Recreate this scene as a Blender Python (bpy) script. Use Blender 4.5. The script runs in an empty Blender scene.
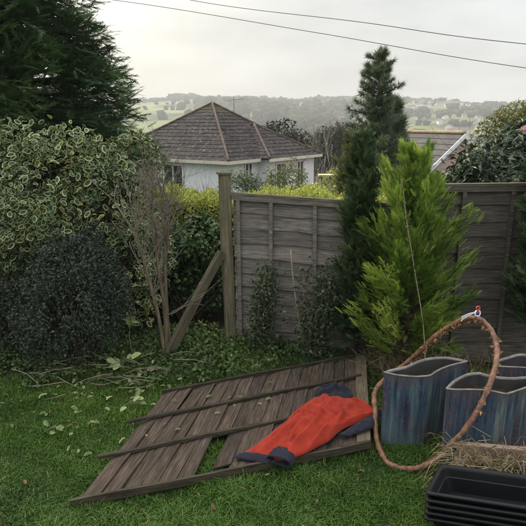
import bpy, math, random
import numpy as np
from mathutils import Vector, noise as mnoise
R = math.radians
S = bpy.context.scene
COL = S.collection
rng = np.random.default_rng(11)
random.seed(11)

# ------------------------------------------------------------------ camera
cam = bpy.data.cameras.new('camera'); cam.lens = 36.07; cam.sensor_width = 36
cam.clip_start = 0.05; cam.clip_end = 6000
camo = bpy.data.objects.new('camera', cam); COL.objects.link(camo)
camo.location = (0, 0, 2.35); camo.rotation_euler = (R(90 - 14.7), 0, 0)
S.camera = camo

# ------------------------------------------------------------------ sky, sun, exposure
SUN_AZ, SUN_EL = -45.0, 38.0          # azimuth from +Y (clockwise), elevation
sd = Vector((math.sin(R(SUN_AZ)) * math.cos(R(SUN_EL)), math.cos(R(SUN_AZ)) * math.cos(R(SUN_EL)), math.sin(R(SUN_EL))))
W = bpy.data.worlds.new('World'); S.world = W; W.use_nodes = True
nt = W.node_tree; nt.nodes.clear()
def wn(t, **k):
    n = nt.nodes.new(t)
    for a, b in k.items(): setattr(n, a, b)
    return n
wo = wn('ShaderNodeOutputWorld'); bg = wn('ShaderNodeBackground'); bg.inputs[1].default_value = 0.1
nt.links.new(bg.outputs[0], wo.inputs[0])
sky = wn('ShaderNodeTexSky', sky_type='NISHITA'); sky.sun_disc = False
sky.sun_elevation = R(SUN_EL); sky.sun_rotation = R(SUN_AZ % 360)
sky.air_density = 1.5; sky.dust_density = 4.0
tc = wn('ShaderNodeTexCoord')
dot = wn('ShaderNodeVectorMath', operation='DOT_PRODUCT'); dot.inputs[1].default_value = sd
nt.links.new(tc.outputs['Generated'], dot.inputs[0])
rmp = wn('ShaderNodeValToRGB')          # overcast layer: brighter and warmer towards the veiled sun
rmp.color_ramp.elements[0].position = 0.2; rmp.color_ramp.elements[0].color = (.275, .282, .29, 1)
rmp.color_ramp.elements[1].position = 0.98; rmp.color_ramp.elements[1].color = (.47, .445, .385, 1)
e = rmp.color_ramp.elements.new(.6); e.color = (.262, .262, .256, 1)
e = rmp.color_ramp.elements.new(.82); e.color = (.335, .325, .292, 1)
nt.links.new(dot.outputs['Value'], rmp.inputs[0])
mp = wn('ShaderNodeMapping'); mp.inputs['Scale'].default_value = (1.6, 1.6, 5.5)
nt.links.new(tc.outputs['Generated'], mp.inputs[0])
nz = wn('ShaderNodeTexNoise'); nz.inputs['Scale'].default_value = 2.3; nz.inputs['Detail'].default_value = 6; nz.inputs['Roughness'].default_value = .5
nt.links.new(mp.outputs[0], nz.inputs['Vector'])
mr = wn('ShaderNodeMapRange'); mr.inputs[1].default_value = .3; mr.inputs[2].default_value = .7; mr.inputs[3].default_value = 7.6; mr.inputs[4].default_value = 11.6
nt.links.new(nz.outputs[0], mr.inputs[0])
sc = wn('ShaderNodeVectorMath', operation='SCALE')
# an overcast sky is brighter overhead than at the horizon
sz = wn('ShaderNodeSeparateXYZ'); nt.links.new(tc.outputs['Generated'], sz.inputs[0])
zc = wn('ShaderNodeMapRange'); zc.inputs[1].default_value = 0; zc.inputs[2].default_value = 1; zc.inputs[3].default_value = 1.0; zc.inputs[4].default_value = 4.0
zp = wn('ShaderNodeMath', operation='POWER'); zp.use_clamp = True; zp.inputs[1].default_value = 1.5; nt.links.new(sz.outputs['Z'], zp.inputs[0]); nt.links.new(zp.outputs[0], zc.inputs[0])
zm = wn('ShaderNodeMath', operation='MULTIPLY'); nt.links.new(zc.outputs[0], zm.inputs[0]); nt.links.new(mr.outputs[0], zm.inputs[1])
nt.links.new(rmp.outputs[0], sc.inputs[0]); nt.links.new(zm.outputs[0], sc.inputs['Scale'])
mx = wn('ShaderNodeMixRGB'); mx.inputs[0].default_value = .9
nt.links.new(sky.outputs[0], mx.inputs[1]); nt.links.new(sc.outputs[0], mx.inputs[2])
nt.links.new(mx.outputs[0], bg.inputs[0])
sl = bpy.data.lights.new('sun', 'SUN'); sl.energy = 1.5; sl.angle = R(16); sl.color = (1, .95, .86)
so = bpy.data.objects.new('sun', sl); COL.objects.link(so)
so.rotation_euler = (-sd).to_track_quat('-Z', 'Y').to_euler(); so.location = sd * 50
S.view_settings.view_transform = 'Standard'; S.view_settings.look = 'None'
S.view_settings.exposure = 1.3; S.view_settings.gamma = 1
S.render.engine = 'CYCLES'
S.cycles.max_bounces = 5; S.cycles.diffuse_bounces = 3; S.cycles.glossy_bounces = 2; S.cycles.transparent_max_bounces = 4; S.cycles.volume_bounces = 0

# ------------------------------------------------------------------ materials
def mat(name):
    m = bpy.data.materials.new(name); m.use_nodes = True
    t = m.node_tree; b = t.nodes['Principled BSDF']
    return m, t, b
def N(t, kind, inputs=None, **k):
    n = t.nodes.new(kind)
    for a, b in k.items(): setattr(n, a, b)
    for a, b in (inputs or {}).items():
        if hasattr(b, 'is_linked') or isinstance(b, bpy.types.NodeSocket): t.links.new(b, n.inputs[a])
        else: n.inputs[a].default_value = b
    return n
def ramp(t, fac, stops):
    n = t.nodes.new('ShaderNodeValToRGB'); el = n.color_ramp.elements
    while len(el) < len(stops): el.new(.5)
    for e, (p, c) in zip(el, stops): e.position = p; e.color = (*c, 1)
    t.links.new(fac, n.inputs[0]); return n.outputs[0]
def coords(t, kind='Object', scale=(1, 1, 1)):
    c = t.nodes.new('ShaderNodeTexCoord'); m = t.nodes.new('ShaderNodeMapping')
    m.inputs['Scale'].default_value = scale
    t.links.new(c.outputs[kind], m.inputs[0]); return m.outputs[0]
def noi(t, vec, scale, detail=5, rough=.6):
    return N(t, 'ShaderNodeTexNoise', {'Vector': vec, 'Scale': scale, 'Detail': detail, 'Roughness': rough}).outputs[0]
def bump(t, b, h, strength=.4, dist=.01):
    n = N(t, 'ShaderNodeBump', {'Height': h, 'Strength': strength, 'Distance': dist}); t.links.new(n.outputs[0], b.inputs['Normal'])
def mix(t, f, a, b, kind='MIX'):
    n = t.nodes.new('ShaderNodeMixRGB'); n.blend_type = kind
    for i, v in ((0, f), (1, a), (2, b)):
        if isinstance(v, bpy.types.NodeSocket): t.links.new(v, n.inputs[i])
        else: n.inputs[i].default_value = v if i == 0 else (*v, 1)
    return n.outputs[0]

def leafmat(name, stops, rough=.5, trans=.25, spec=.35, edge=None):
    m, t, b = mat(name)
    a = N(t, 'ShaderNodeAttribute', attribute_name='rnd').outputs['Fac']
    c = ramp(t, a, stops)
    if edge:
        ea = N(t, 'ShaderNodeAttribute', attribute_name='edge').outputs['Fac']
        en = N(t, 'ShaderNodeMath', {0: noi(t, coords(t, 'Object'), 30 if name != 'variegated_leaf' else 34, 4, .7), 1: 1.0}, operation='MULTIPLY').outputs[0]
        ea = N(t, 'ShaderNodeMath', {0: ea, 1: en}, operation='ADD').outputs[0]
        ef = ramp(t, ea, [(.60, (0, 0, 0)), (.88, (1, 1, 1))])
        ec = ramp(t, a, edge)
        c = mix(t, ef, c, ec)
    t.links.new(c, b.inputs['Base Color'])
    b.inputs['Roughness'].default_value = rough; b.inputs['Specular IOR Level'].default_value = spec
    if trans:
        o = t.nodes['Material Output']
        tr = t.nodes.new('ShaderNodeBsdfTranslucent')
        tc_ = mix(t, .6, c, (1., 1., .45), 'MULTIPLY'); t.links.new(tc_, tr.inputs[0])
        ms = N(t, 'ShaderNodeMixShader', {0: trans, 1: b.outputs[0], 2: tr.outputs[0]})
        t.links.new(ms.outputs[0], o.inputs[0])
    return m

def woodmat(name, cols, green=0.0, scale=(4.5, 75, 75), rough=.85):
    m, t, b = mat(name)
    v = coords(t, 'Object', scale)
    oi = N(t, 'ShaderNodeObjectInfo').outputs['Random']
    off = N(t, 'ShaderNodeVectorMath', {0: v, 1: (0, 0, 0)}, operation='ADD')
    cmb = N(t, 'ShaderNodeMath', {0: oi, 1: 37.0}, operation='MULTIPLY')
    t.links.new(cmb.outputs[0], off.inputs[1])
    n1 = noi(t, off.outputs[0], 1.0, 7, .65)
    c = ramp(t, n1, [(.33, cols[0]), (.5, cols[1]), (.68, cols[2])])
    v2 = N(t, 'ShaderNodeVectorMath', {0: coords(t, 'Object', (1, 1, 1)), 1: (0, 0, 0)}, operation='ADD')
    t.links.new(cmb.outputs[0], v2.inputs[1]); v2 = v2.outputs[0]; n2 = noi(t, v2, 5.0, 5, .7)
    kn = noi(t, off.outputs[0], 2.6, 4, .7)
    c = mix(t, .55, c, ramp(t, n2, [(.3, (.6, .58, .57)), (.7, (1., 1., 1.))]), 'MULTIPLY')
    c = mix(t, .5, c, ramp(t, kn, [(.36, (.35, .32, .3)), (.48, (1, 1, 1))]), 'MULTIPLY')
    c = mix(t, .6, c, ramp(t, oi, [(0, (.42, .41, .41)), (.5, (.8, .78, .76)), (1, (1, .96, .9))]), 'MULTIPLY')
    if green:
        n3 = noi(t, v2, 9.0, 5, .7)
        gf = ramp(t, n3, [(.45, (0, 0, 0)), (.7, (green, green, green))])
        c = mix(t, gf, c, (.075, .085, .03))
    t.links.new(c, b.inputs['Base Color']); b.inputs['Roughness'].default_value = rough
    b.inputs['Specular IOR Level'].default_value = .2
    bump(t, b, n1, .7, .006)
    return m

def plain(name, col, rough=.6, var=.25, scale=8, spec=.4, bmp=0, metallic=0):
    m, t, b = mat(name)
    v = coords(t, 'Object'); n = noi(t, v, scale, 6, .65)
    lo = tuple(x * (1 - var) for x in col); hi = tuple(min(1, x * (1 + var)) for x in col)
    t.links.new(ramp(t, n, [(.3, lo), (.7, hi)]), b.inputs['Base Color'])
    b.inputs['Roughness'].default_value = rough; b.inputs['Specular IOR Level'].default_value = spec
    b.inputs['Metallic'].default_value = metallic
    if bmp: bump(t, b, noi(t, v, scale * 6, 6, .7), bmp, .005)
    return m

M = {}
M['cypress'] = leafmat('cypress_foliage', [(0, (.024, .052, .022)), (.5, (.050, .102, .038)), (.85, (.095, .16, .055)), (1, (.14, .205, .072))], .6, .2, .2)
M['gold'] = leafmat('golden_conifer_foliage', [(0, (.08, .145, .026)), (.4, (.205, .315, .06)), (.75, (.33, .45, .09)), (1, (.45, .54, .14))], .55, .35, .25)
M['thuja'] = leafmat('dark_conifer_foliage', [(0, (.028, .055, .025)), (.6, (.065, .108, .048)), (1, (.12, .17, .075))], .65, .15, .2)
M['spruce'] = leafmat('grey_conifer_foliage', [(0, (.07, .10, .072)), (.6, (.14, .18, .115)), (1, (.22, .26, .14))], .65, .2, .2)
M['darkshrub'] = leafmat('dark_shrub_foliage', [(0, (.012, .022, .014)), (.6, (.028, .046, .030)), (1, (.07, .098, .062))], .5, .12, .35)
M['varieg'] = leafmat('variegated_leaf', [(0, (.016, .042, .013)), (.6, (.030, .070, .020)), (.93, (.048, .10, .028)), (1, (.20, .22, .04))], .5, .2, .25,
                      edge=[(0, (.08, .12, .05)), (.4, (.28, .32, .16)), (.75, (.52, .54, .33)), (1, (.58, .54, .22))])
M['hedge'] = leafmat('yellow_hedge_leaf', [(0, (.08, .12, .02)), (.5, (.26, .30, .05)), (1, (.52, .52, .11))], .5, .3, .3)
M['ivy'] = leafmat('ivy_leaf', [(0, (.02, .045, .013)), (.6, (.055, .11, .028)), (1, (.15, .22, .06))], .4, .2, .45)
M['rhodo'] = leafmat('glossy_evergreen_leaf', [(0, (.015, .030, .015)), (.6, (.034, .062, .030)), (1, (.075, .11, .05))], .38, .1, .4)
M['weeds'] = leafmat('ground_cover_leaf', [(0, (.022, .045, .013)), (.5, (.065, .11, .027)), (.9, (.14, .20, .05)), (1, (.32, .36, .17))], .55, .25, .3)
M['grass'] = leafmat('grass_blade', [(0, (.030, .068, .012)), (.5, (.074, .155, .022)), (.9, (.155, .235, .040)), (1, (.26, .23, .095))], .5, .3, .3)
M['straw'] = leafmat('dry_straw', [(0, (.11, .085, .045)), (.6, (.25, .20, .115)), (1, (.40, .35, .22))], .7, .2, .2)
M['olive'] = leafmat('olive_shrub_leaf', [(0, (.08, .10, .045)), (.6, (.155, .18, .08)), (1, (.26, .28, .13))], .6, .25, .2)
M['mustard'] = leafmat('mustard_shrub_leaf', [(0, (.07, .085, .022)), (.6, (.15, .16, .04)), (1, (.27, .25, .075))], .6, .3, .2)
M['fartree'] = leafmat('far_tree_foliage', [(0, (.018, .024, .016)), (.6, (.036, .044, .026)), (1, (.065, .07, .038))], .9, .05, .03)
M['wallshrub'] = leafmat('wall_shrub_leaf', [(0, (.022, .038, .018)), (.6, (.055, .08, .036)), (1, (.15, .18, .095))], .5, .2, .35)
M['pink'] = leafmat('pink_petal', [(0, (.55, .18, .26)), (1, (.75, .38, .45))], .5, .3, .3)
M['litter'] = leafmat('fallen_leaf', [(0, (.06, .11, .03)), (.5, (.12, .18, .06)), (.8, (.2, .26, .10)), (1, (.14, .085, .04))], .5, .2, .3,
    edge=[(0, (.14, .20, .07)), (.5, (.34, .38, .2)), (.84, (.5, .52, .32)), (.9, (.16, .1, .05)), (1, (.16, .10, .05))])
M['paleleaf'] = leafmat('pale_ivy_leaf', [(0, (.16, .23, .08)), (1, (.36, .42, .19))], .5, .25, .3)
M['fence'] = woodmat('weathered_fence_wood', [(.12, .109, .097), (.245, .224, .20), (.38, .35, .315)], .25)
M['fencedark'] = woodmat('dark_fence_wood', [(.06, .054, .048), (.125, .112, .099), (.21, .188, .165)], .3)
M['post'] = woodmat('mossy_post_wood', [(.10, .088, .06), (.19, .17, .115), (.29, .265, .19)], .6, (60, 60, 2.5))
M['prop'] = woodmat('old_timber', [(.075, .065, .045), (.15, .13, .09), (.23, .205, .15)], .5)
M['cap'] = woodmat('fence_capping_wood', [(.09, .08, .06), (.18, .165, .125), (.28, .26, .2)], .6)
M['fallen'] = woodmat('fallen_panel_wood', [(.036, .027, .022), (.085, .064, .052), (.165, .128, .105)], .12)
M['fallenrail'] = woodmat('fallen_panel_rail_wood', [(.026, .022, .017), (.055, .045, .035), (.105, .088, .07)], .25)
M['stile'] = woodmat('pale_panel_wood', [(.085, .068, .048), (.16, .13, .095), (.25, .21, .155)], .3)
M['bark'] = woodmat('shrub_bark', [(.09, .07, .045), (.19, .155, .105), (.30, .25, .18)], .25, (24, 24, 3))
M['twig'] = plain('grey_twig_bark', (.19, .165, .13), .85, .35, 20, .15)
M['trunk'] = plain('dark_bark', (.055, .042, .032), .9, .4, 14, .15, .6)
M['cane'] = plain('pale_cane', (.30, .26, .17), .6, .3, 18)
M['blackplastic'] = plain('black_plastic', (.006, .0065, .008), .5, .25, 6, .28)
M['terracotta'] = plain('pale_terracotta', (.27, .19, .15), .85, .4, 12, .2, .3)
M['soil'] = plain('potting_soil', (.030, .026, .019), .95, .5, 25, .1, .9)
M['rim'] = plain('planter_rim_glaze', (.17, .155, .14), .4, .45, 18, .45)
M['white'] = plain('white_plastic', (.75, .75, .78), .4, .06, 10)
M['purple'] = plain('dark_purple_plastic', (.06, .05, .13), .4, .2, 10)
M['redclip'] = plain('red_plastic', (.55, .06, .05), .4, .15, 10)
M['wire'] = plain('black_cable', (.03, .03, .032), .7, .1, 3)
M['metal'] = plain('grey_aerial_metal', (.16, .16, .16), .5, .15, 5, .5, 0, .6)
M['render_white'] = plain('pale_painted_render', (.70, .71, .73), .85, .07, 1.6, .2, .15)
M['render_pink'] = plain('pink_painted_render', (.50, .33, .31), .9, .08, 1.6, .2, .15)
M['trim'] = plain('white_painted_trim', (.72, .72, .73), .55, .06, 2)
M['fascia'] = plain('cream_painted_fascia', (.55, .52, .44), .6, .1, 2)
M['hiptile'] = plain('reddish_ridge_tile', (.095, .068, .058), .85, .5, 4, .2, .3)
M['buffridge'] = plain('buff_ridge_tile', (.30, .23, .14), .85, .25, 4, .2, .3)
M['brick'] = plain('red_brick', (.13, .075, .055), .9, .3, 9, .2, .4)
M['stone'] = plain('pale_cap_stone', (.25, .24, .22), .9, .15, 6, .2)
M['palewood'] = plain('pale_yellow_wood', (.46, .42, .25), .7, .15, 6)
M['farwall'] = plain('far_house_render', (.62, .60, .57), .9, .12, .2)
M['farwall2'] = plain('far_house_cream', (.48, .43, .36), .9, .12, .2)
M['farroof'] = plain('far_house_roof', (.13, .105, .09), .9, .25, .2)
M['bark_hoop'] = None
m, t, b = mat('dark_window_glass'); b.inputs['Base Color'].default_value = (.02, .025, .03, 1); b.inputs['Roughness'].default_value = .08; M['glass'] = m
m, t, b = mat('weathered_roof_tiles')
v = coords(t, 'UV', (1, 1, 1))
br = N(t, 'ShaderNodeTexBrick', {'Vector': v, 'Scale': 1.0, 'Mortar Size': .012, 'Brick Width': .33, 'Row Height': .34, 'Color1': (.9, .9, .9, 1), 'Color2': (.58, .56, .56, 1), 'Mortar': (.22, .2, .2, 1)})
vo = coords(t, 'Object'); n1 = noi(t, vo, 1.1, 5, .65)
c = ramp(t, n1, [(.3, (.030, .026, .026)), (.6, (.055, .048, .047)), (.8, (.085, .077, .073))])
c = mix(t, 1.0, c, br.outputs[0], 'MULTIPLY')
n2 = noi(t, vo, 5.5, 6, .75); c = mix(t, ramp(t, n2, [(.52, (0, 0, 0)), (.68, (.8, .8, .8))]), c, (.17, .165, .155))
n3 = noi(t, vo, .9, 5, .6)
sepz = N(t, 'ShaderNodeSeparateXYZ', {0: vo}).outputs['Z']
mz = N(t, 'ShaderNodeMapRange', {0: sepz, 1: 4.0, 2: 5.4}).outputs[0]
mm = N(t, 'ShaderNodeMath', {0: mz, 1: n3}, operation='MULTIPLY').outputs[0]
c = mix(t, ramp(t, mm, [(.3, (0, 0, 0)), (.55, (.6, .6, .6))]), c, (.085, .095, .035))
t.links.new(c, b.inputs['Base Color']); b.inputs['Roughness'].default_value = .9; b.inputs['Specular IOR Level'].default_value = .12
bump(t, b, br.outputs[1], -.5, .03); M['tiles'] = m
m, t, b = mat('smooth_grey_roof'); vo = coords(t, 'UV')
w = N(t, 'ShaderNodeTexNoise', {'Vector': vo, 'Scale': 2.0, 'Detail': 5.}).outputs[0]
t.links.new(ramp(t, w, [(.3, (.045, .039, .037)), (.7, (.08, .07, .065))]), b.inputs['Base Color']); b.inputs['Roughness'].default_value = .8; M['greyroof'] = m

def glaze():
    m, t, b = mat('blue_drip_glaze')
    v = coords(t, 'Object', (24, 24, 1.8)); n = noi(t, v, 1.0, 8, .65)
    v2 = coords(t, 'Object', (5, 5, 2.2)); n2 = noi(t, v2, 1.0, 4, .6)
    c = ramp(t, n, [(.34, (.016, .026, .048)), (.45, (.036, .064, .105)), (.55, (.062, .11, .13)), (.66, (.15, .195, .19))])
    c2 = ramp(t, n, [(.36, (.030, .022, .036)), (.52, (.075, .058, .082)), (.66, (.12, .13, .115))])
    c = mix(t, ramp(t, n2, [(.42, (0, 0, 0)), (.62, (1, 1, 1))]), c, c2)
    g = coords(t, 'Object'); z = N(t, 'ShaderNodeSeparateXYZ', {0: g}).outputs['Z']
    zz = N(t, 'ShaderNodeMath', {0: z, 1: N(t, 'ShaderNodeMath', {0: n, 1: .22}, operation='MULTIPLY').outputs[0]}, operation='ADD').outputs[0]
    c = mix(t, ramp(t, zz, [(.60, (0, 0, 0)), (.72, (.8, .8, .8))]), c, (.085, .065, .065))
    sp = noi(t, coords(t, 'Object', (1, 1, .5)), 55, 5, .8); c = mix(t, ramp(t, sp, [(.56, (0, 0, 0)), (.68, (.7, .7, .7))]), c, (.17, .19, .185))
    lowf = ramp(t, N(t, 'ShaderNodeMath', {0: z, 1: N(t, 'ShaderNodeMath', {0: n2, 1: .35}, operation='MULTIPLY').outputs[0]}, operation='ADD').outputs[0], [(.12, (.55, .55, .55)), (.5, (0, 0, 0))]); c = mix(t, lowf, c, (.085, .105, .10))
    t.links.new(c, b.inputs['Base Color']); b.inputs['Roughness'].default_value = .26
    b.inputs['Specular IOR Level'].default_value = .4
    bump(t, b, n, .15, .01); return m
M['glaze'] = glaze(); M['innerglaze'] = plain('dark_inner_glaze', (.045, .043, .042), .6, .3, 8, .25)
def cloth(name, c0, c1):
    m, t, b = mat(name); v = coords(t, 'Object'); n = noi(t, v, 9, 6, .6)
    t.links.new(ramp(t, n, [(.3, c0), (.7, c1)]), b.inputs['Base Color'])
    b.inputs['Roughness'].default_value = .75; b.inputs['Specular IOR Level'].default_value = .15
    b.inputs['Sheen Weight'].default_value = .1
    n2 = noi(t, v, 38, 6, .7); bump(t, b, n2, .35, .006); return m
M['redcloth'] = cloth('red_cloth', (.23, .017, .008), (.33, .031, .013))
M['navycloth'] = cloth('navy_cloth', (.008, .0085, .017), (.016, .017, .03))
m, t, b = mat('peeling_brown_pipe'); v = coords(t, 'Object'); n = noi(t, v, 26, 6, .7)
t.links.new(ramp(t, n, [(.32, (.060, .028, .018)), (.5, (.165, .078, .045)), (.68, (.32, .18, .10))]), b.inputs['Base Color'])
b.inputs['Roughness'].default_value = .6; bump(t, b, n, .5, .006); M['hoop'] = m
M['flake'] = leafmat('peeling_flakes', [(0, (.18, .09, .04)), (.6, (.36, .20, .09)), (1, (.48, .32, .18))], .7, .2, .2)

# ground: soil and turf near, fields and scrub further off
m, t, b = mat('turf_and_fields'); v = coords(t, 'Object')
n1 = noi(t, v, 2.2, 8, .65); n2 = noi(t, v, .012, 6, .6); n4 = noi(t, v, 26, 5, .7)
near = ramp(t, n1, [(.3, (.022, .034, .012)), (.55, (.034, .058, .017)), (.75, (.055, .075, .024))])
near = mix(t, .6, near, ramp(t, n4, [(.3, (.35, .33, .3)), (.7, (1, 1, 1))]), 'MULTIPLY')
vor = N(t, 'ShaderNodeTexVoronoi', {'Vector': coords(t, 'Object', (.011, .0065, 0)), 'Scale': 1.0}).outputs['Color']
sepc = N(t, 'ShaderNodeSeparateXYZ', {0: vor}).outputs['X']
far = ramp(t, sepc, [(.2, (.13, .155, .055)), (.5, (.19, .21, .085)), (.8, (.15, .14, .07))])
far = mix(t, ramp(t, n2, [(.48, (0, 0, 0)), (.56, (1, 1, 1))]), far, (.055, .06, .035))
sy = N(t, 'ShaderNodeSeparateXYZ', {0: v}).outputs['Y']
bed = N(t, 'ShaderNodeMath', {0: sy, 1: N(t, 'ShaderNodeMath', {0: n1, 1: .8}, operation='MULTIPLY').outputs[0]}, operation='ADD').outputs[0]
bedf = N(t, 'ShaderNodeMapRange', {0: bed, 1: 4.95, 2: 5.2}).outputs[0]
past = N(t, 'ShaderNodeMapRange', {0: sy, 1: 9.0, 2: 12.0, 3: 1.0, 4: 0.0}).outputs[0]
bedf = N(t, 'ShaderNodeMath', {0: bedf, 1: past}, operation='MULTIPLY').outputs[0]
near = mix(t, bedf, near, ramp(t, n4, [(.3, (.012, .010, .007)), (.7, (.034, .028, .019))]))
f = N(t, 'ShaderNodeMapRange', {0: sy, 1: 40., 2: 120.}).outputs[0]
t.links.new(mix(t, f, near, far), b.inputs['Base Color']); b.inputs['Roughness'].default_value = .95; b.inputs['Specular IOR Level'].default_value = .1
bump(t, b, n4, .8, .02); M['ground'] = m

# ------------------------------------------------------------------ geometry helpers
def tag(o, label=None, cat=None, group=None, kind=None):
    for k, v in (('label', label), ('category', cat), ('group', group), ('kind', kind)):
        if v: o[k] = v
    return o
def link(name, data, parent=None):
    o = bpy.data.objects.new(name, data); COL.objects.link(o)
    if parent: o.parent = parent
    return o
def thing(name, loc, label, cat, group=None, rot=None):
    o = link(name, None); o.location = loc; o.empty_display_size = .1
    if rot: o.rotation_euler = rot
    return tag(o, label, cat, group)

class Geo:
    def __init__(s): s.V = []; s.F = []; s.n = 0; s.A = []; s.E = []; s.UV = []
    def add(s, V, F, rnd=None, edge=None):
        V = np.asarray(V, float).reshape(-1, 3); F = np.asarray(F, int)
        s.V.append(V); s.F.append(F + s.n); s.n += len(V)
        s.A.append(np.full(len(V), .5) if rnd is None else np.broadcast_to(rnd, len(V)))
        s.E.append(np.zeros(len(V)) if edge is None else edge)
        return s
    def mesh(s, name, mat, off=(0, 0, 0), smooth=False, attrs=True):
        me = bpy.data.meshes.new(name)
        V = np.concatenate(s.V) - np.asarray(off, float)
        loops = np.concatenate([f.ravel() for f in s.F]); sizes = np.concatenate([np.full(len(f), f.shape[1]) for f in s.F])
        me.vertices.add(len(V)); me.vertices.foreach_set('co', V.astype(np.float32).ravel())
        me.loops.add(len(loops)); me.loops.foreach_set('vertex_index', loops.astype(np.int32))
        me.polygons.add(len(sizes)); st = np.concatenate([[0], np.cumsum(sizes)[:-1]])
        me.polygons.foreach_set('loop_start', st.astype(np.int32)); me.polygons.foreach_set('loop_total', sizes.astype(np.int32))
        me.polygons.foreach_set('use_smooth', np.full(len(sizes), bool(smooth)))
        if attrs:
            a = me.attributes.new('rnd', 'FLOAT', 'POINT'); a.data.foreach_set('value', np.concatenate(s.A).astype(np.float32))
            a = me.attributes.new('edge', 'FLOAT', 'POINT'); a.data.foreach_set('value', np.concatenate(s.E).astype(np.float32))
        me.update(calc_edges=True); me.validate()
        for mm in (mat if isinstance(mat, (list, tuple)) else [mat]): me.materials.append(mm)
        return me
    def build(s, name, mat, parent=None, smooth=False):
        off = parent_world(parent) if parent else (0, 0, 0)
        return link(name, s.mesh(name, mat, off, smooth), parent)
def parent_world(o):
    p = np.zeros(3)
    while o: p += np.array(o.location); o = o.parent
    return p

def unit(a): return a / (np.linalg.norm(a, axis=-1, keepdims=True) + 1e-9)
def scatter(geo, T, pos, fwd, nrm, size, rnd):
    """place copies of a small leaf shape; T = (verts, [faces], edge values)"""
    tv, tfs, te = T; pos = np.asarray(pos); n = len(pos)
    x = unit(np.asarray(fwd)); y = unit(np.cross(nrm, x)); z = np.cross(x, y)
    size = np.broadcast_to(size, n); rnd = np.broadcast_to(rnd, n)
    B = np.stack([x, y, z], 1)
    V = np.einsum('kj,nji->nki', tv, B) * size[:, None, None] + pos[:, None, :]
    k = len(tv)
    geo.V.append(V.reshape(-1, 3))
    for tf in tfs:
        F = (tf[None] + (np.arange(n) * k)[:, None, None]).reshape(-1, tf.shape[1]) + geo.n
        geo.F.append(F)
    geo.A.append(np.repeat(rnd, k)); geo.E.append(np.tile(te, n)); geo.n += n * k
def tmpl(v, fs, e=None):
    v = np.array(v, float); return (v, [np.array(f) for f in fs], np.zeros(len(v)) if e is None else np.array(e, float))
def leaf_simple(w=.5, curl=.12):          # folded oval leaf, 4 triangles
    return tmpl([(0, 0, 0), (.45, w / 2, curl), (1, 0, -.08), (.45, -w / 2, curl), (.5, 0, 0)], [[(0, 4, 1), (1, 4, 2), (0, 3, 4), (3, 2, 4)]])
def leaf_round(w=.62, cup=.10):
    """oval leaf with a separate rim ring so the margin can take its own colour"""
    out = []; inn = []
    K = 10
    for i in range(K):
        a = 2 * math.pi * i / K; x = .5 - .5 * math.cos(a); y = w / 2 * math.sin(a) * (1 - .12 * math.cos(a)) * (1 - .35 * max(0, x - .6) / .4)
        out.append((x, y, cup * (abs(y) / w * 2) ** 2 - .08 * (x - .3) ** 2)); inn.append((.5 + (x - .5) * .70, y * .60, cup * .4 * (abs(y) / w * 2) ** 2 - .06 * (x - .3) ** 2 - .01))
    v = out + inn + [(.5, 0, -.03)]
    q = [(i, (i + 1) % K, K + (i + 1) % K, K + i) for i in range(K)]; tr = [(K + i, K + (i + 1) % K, 2 * K) for i in range(K)]
    return tmpl(v, [q, tr], [1] * K + [0] * K + [0])
def spray(n=6, ang=38, w=.05, droop=.15, ll=.42):
    """flat conifer frond: tapering midrib with side shoots"""
    v = []; f = []
    def tri(a, d, L, ww):
        a = np.array(a); d = np.array(d); p = np.array([-d[1], d[0], 0]); k = len(v)
        v.extend([a - p * ww, a + p * ww, a + d * L]); f.append((k, k + 1, k + 2))
    tri((0, 0, 0), (1, 0, -droop * .7), 1.0, w * .7)
    for i in range(n):
        s = .08 + .84 * i / n; z = -droop * .7 * s
        for sgn in (1, -1):
            a = R(ang + 10 * math.sin(i * 2.3 + sgn)); L = ll * (1 - .62 * s) * (1 + .22 * math.sin(i * 3.7 + sgn * 1.3))
            tri((s + .03 * (sgn > 0), 0, z), (math.cos(a), math.sin(a) * sgn, -droop * .6 + .1 * math.sin(i * 5 + sgn)), L, w)
    return tmpl(v, [f])
def tuft(n=7, w=.05):
    v = []; f = []
    r = np.random.default_rng(n)
    for i in range(n):
        d = unit(np.array([1.1, r.normal() * .55, r.normal() * .55])); p = unit(np.cross(d, r.normal(size=3))) * w
        k = len(v); L = r.uniform(.6, 1); v.extend([-p, p, d * L]); f.append((k, k + 1, k + 2))
    return tmpl(v, [f])

def tube(geo, pts, rad, n=6, rnd=.5, cap=True):
    pts = np.asarray(pts, float); m = len(pts); rad = np.broadcast_to(rad, m)
    tn = unit(np.gradient(pts, axis=0)); up = np.array([0, 0, 1.]) if abs(tn[0][2]) < .9 else np.array([1., 0, 0])
    a = unit(np.cross(tn[0], up)); V = []
    for i in range(m):
        a = unit(a - tn[i] * np.dot(a, tn[i])); b2 = np.cross(tn[i], a)
        th = np.arange(n) * 2 * math.pi / n
        V.append(pts[i] + rad[i] * (np.cos(th)[:, None] * a + np.sin(th)[:, None] * b2))
    V = np.concatenate(V); F = []
    for i in range(m - 1):
        for j in range(n):
            F.append((i * n + j, i * n + (j + 1) % n, (i + 1) * n + (j + 1) % n, (i + 1) * n + j))
    geo.add(V, F, rnd)
    if cap:
        geo.F.append(np.array([list(range(geo.n - n * m, geo.n - n * m + n))[::-1]])); geo.F.append(np.array([list(range(geo.n - n, geo.n))]))
def box(geo, c, s, M3=None, rnd=None):
    c = np.array(c, float); h = np.array(s, float) / 2
    v = np.array([(x, y, z) for x in (-1, 1) for y in (-1, 1) for z in (-1, 1)], float) * h
    if M3 is not None: v = v @ np.asarray(M3)
    geo.add(v + c, [(0, 1, 3, 2), (4, 6, 7, 5), (0, 4, 5, 1), (2, 3, 7, 6), (0, 2, 6, 4), (1, 5, 7, 3)], rnd)
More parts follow.
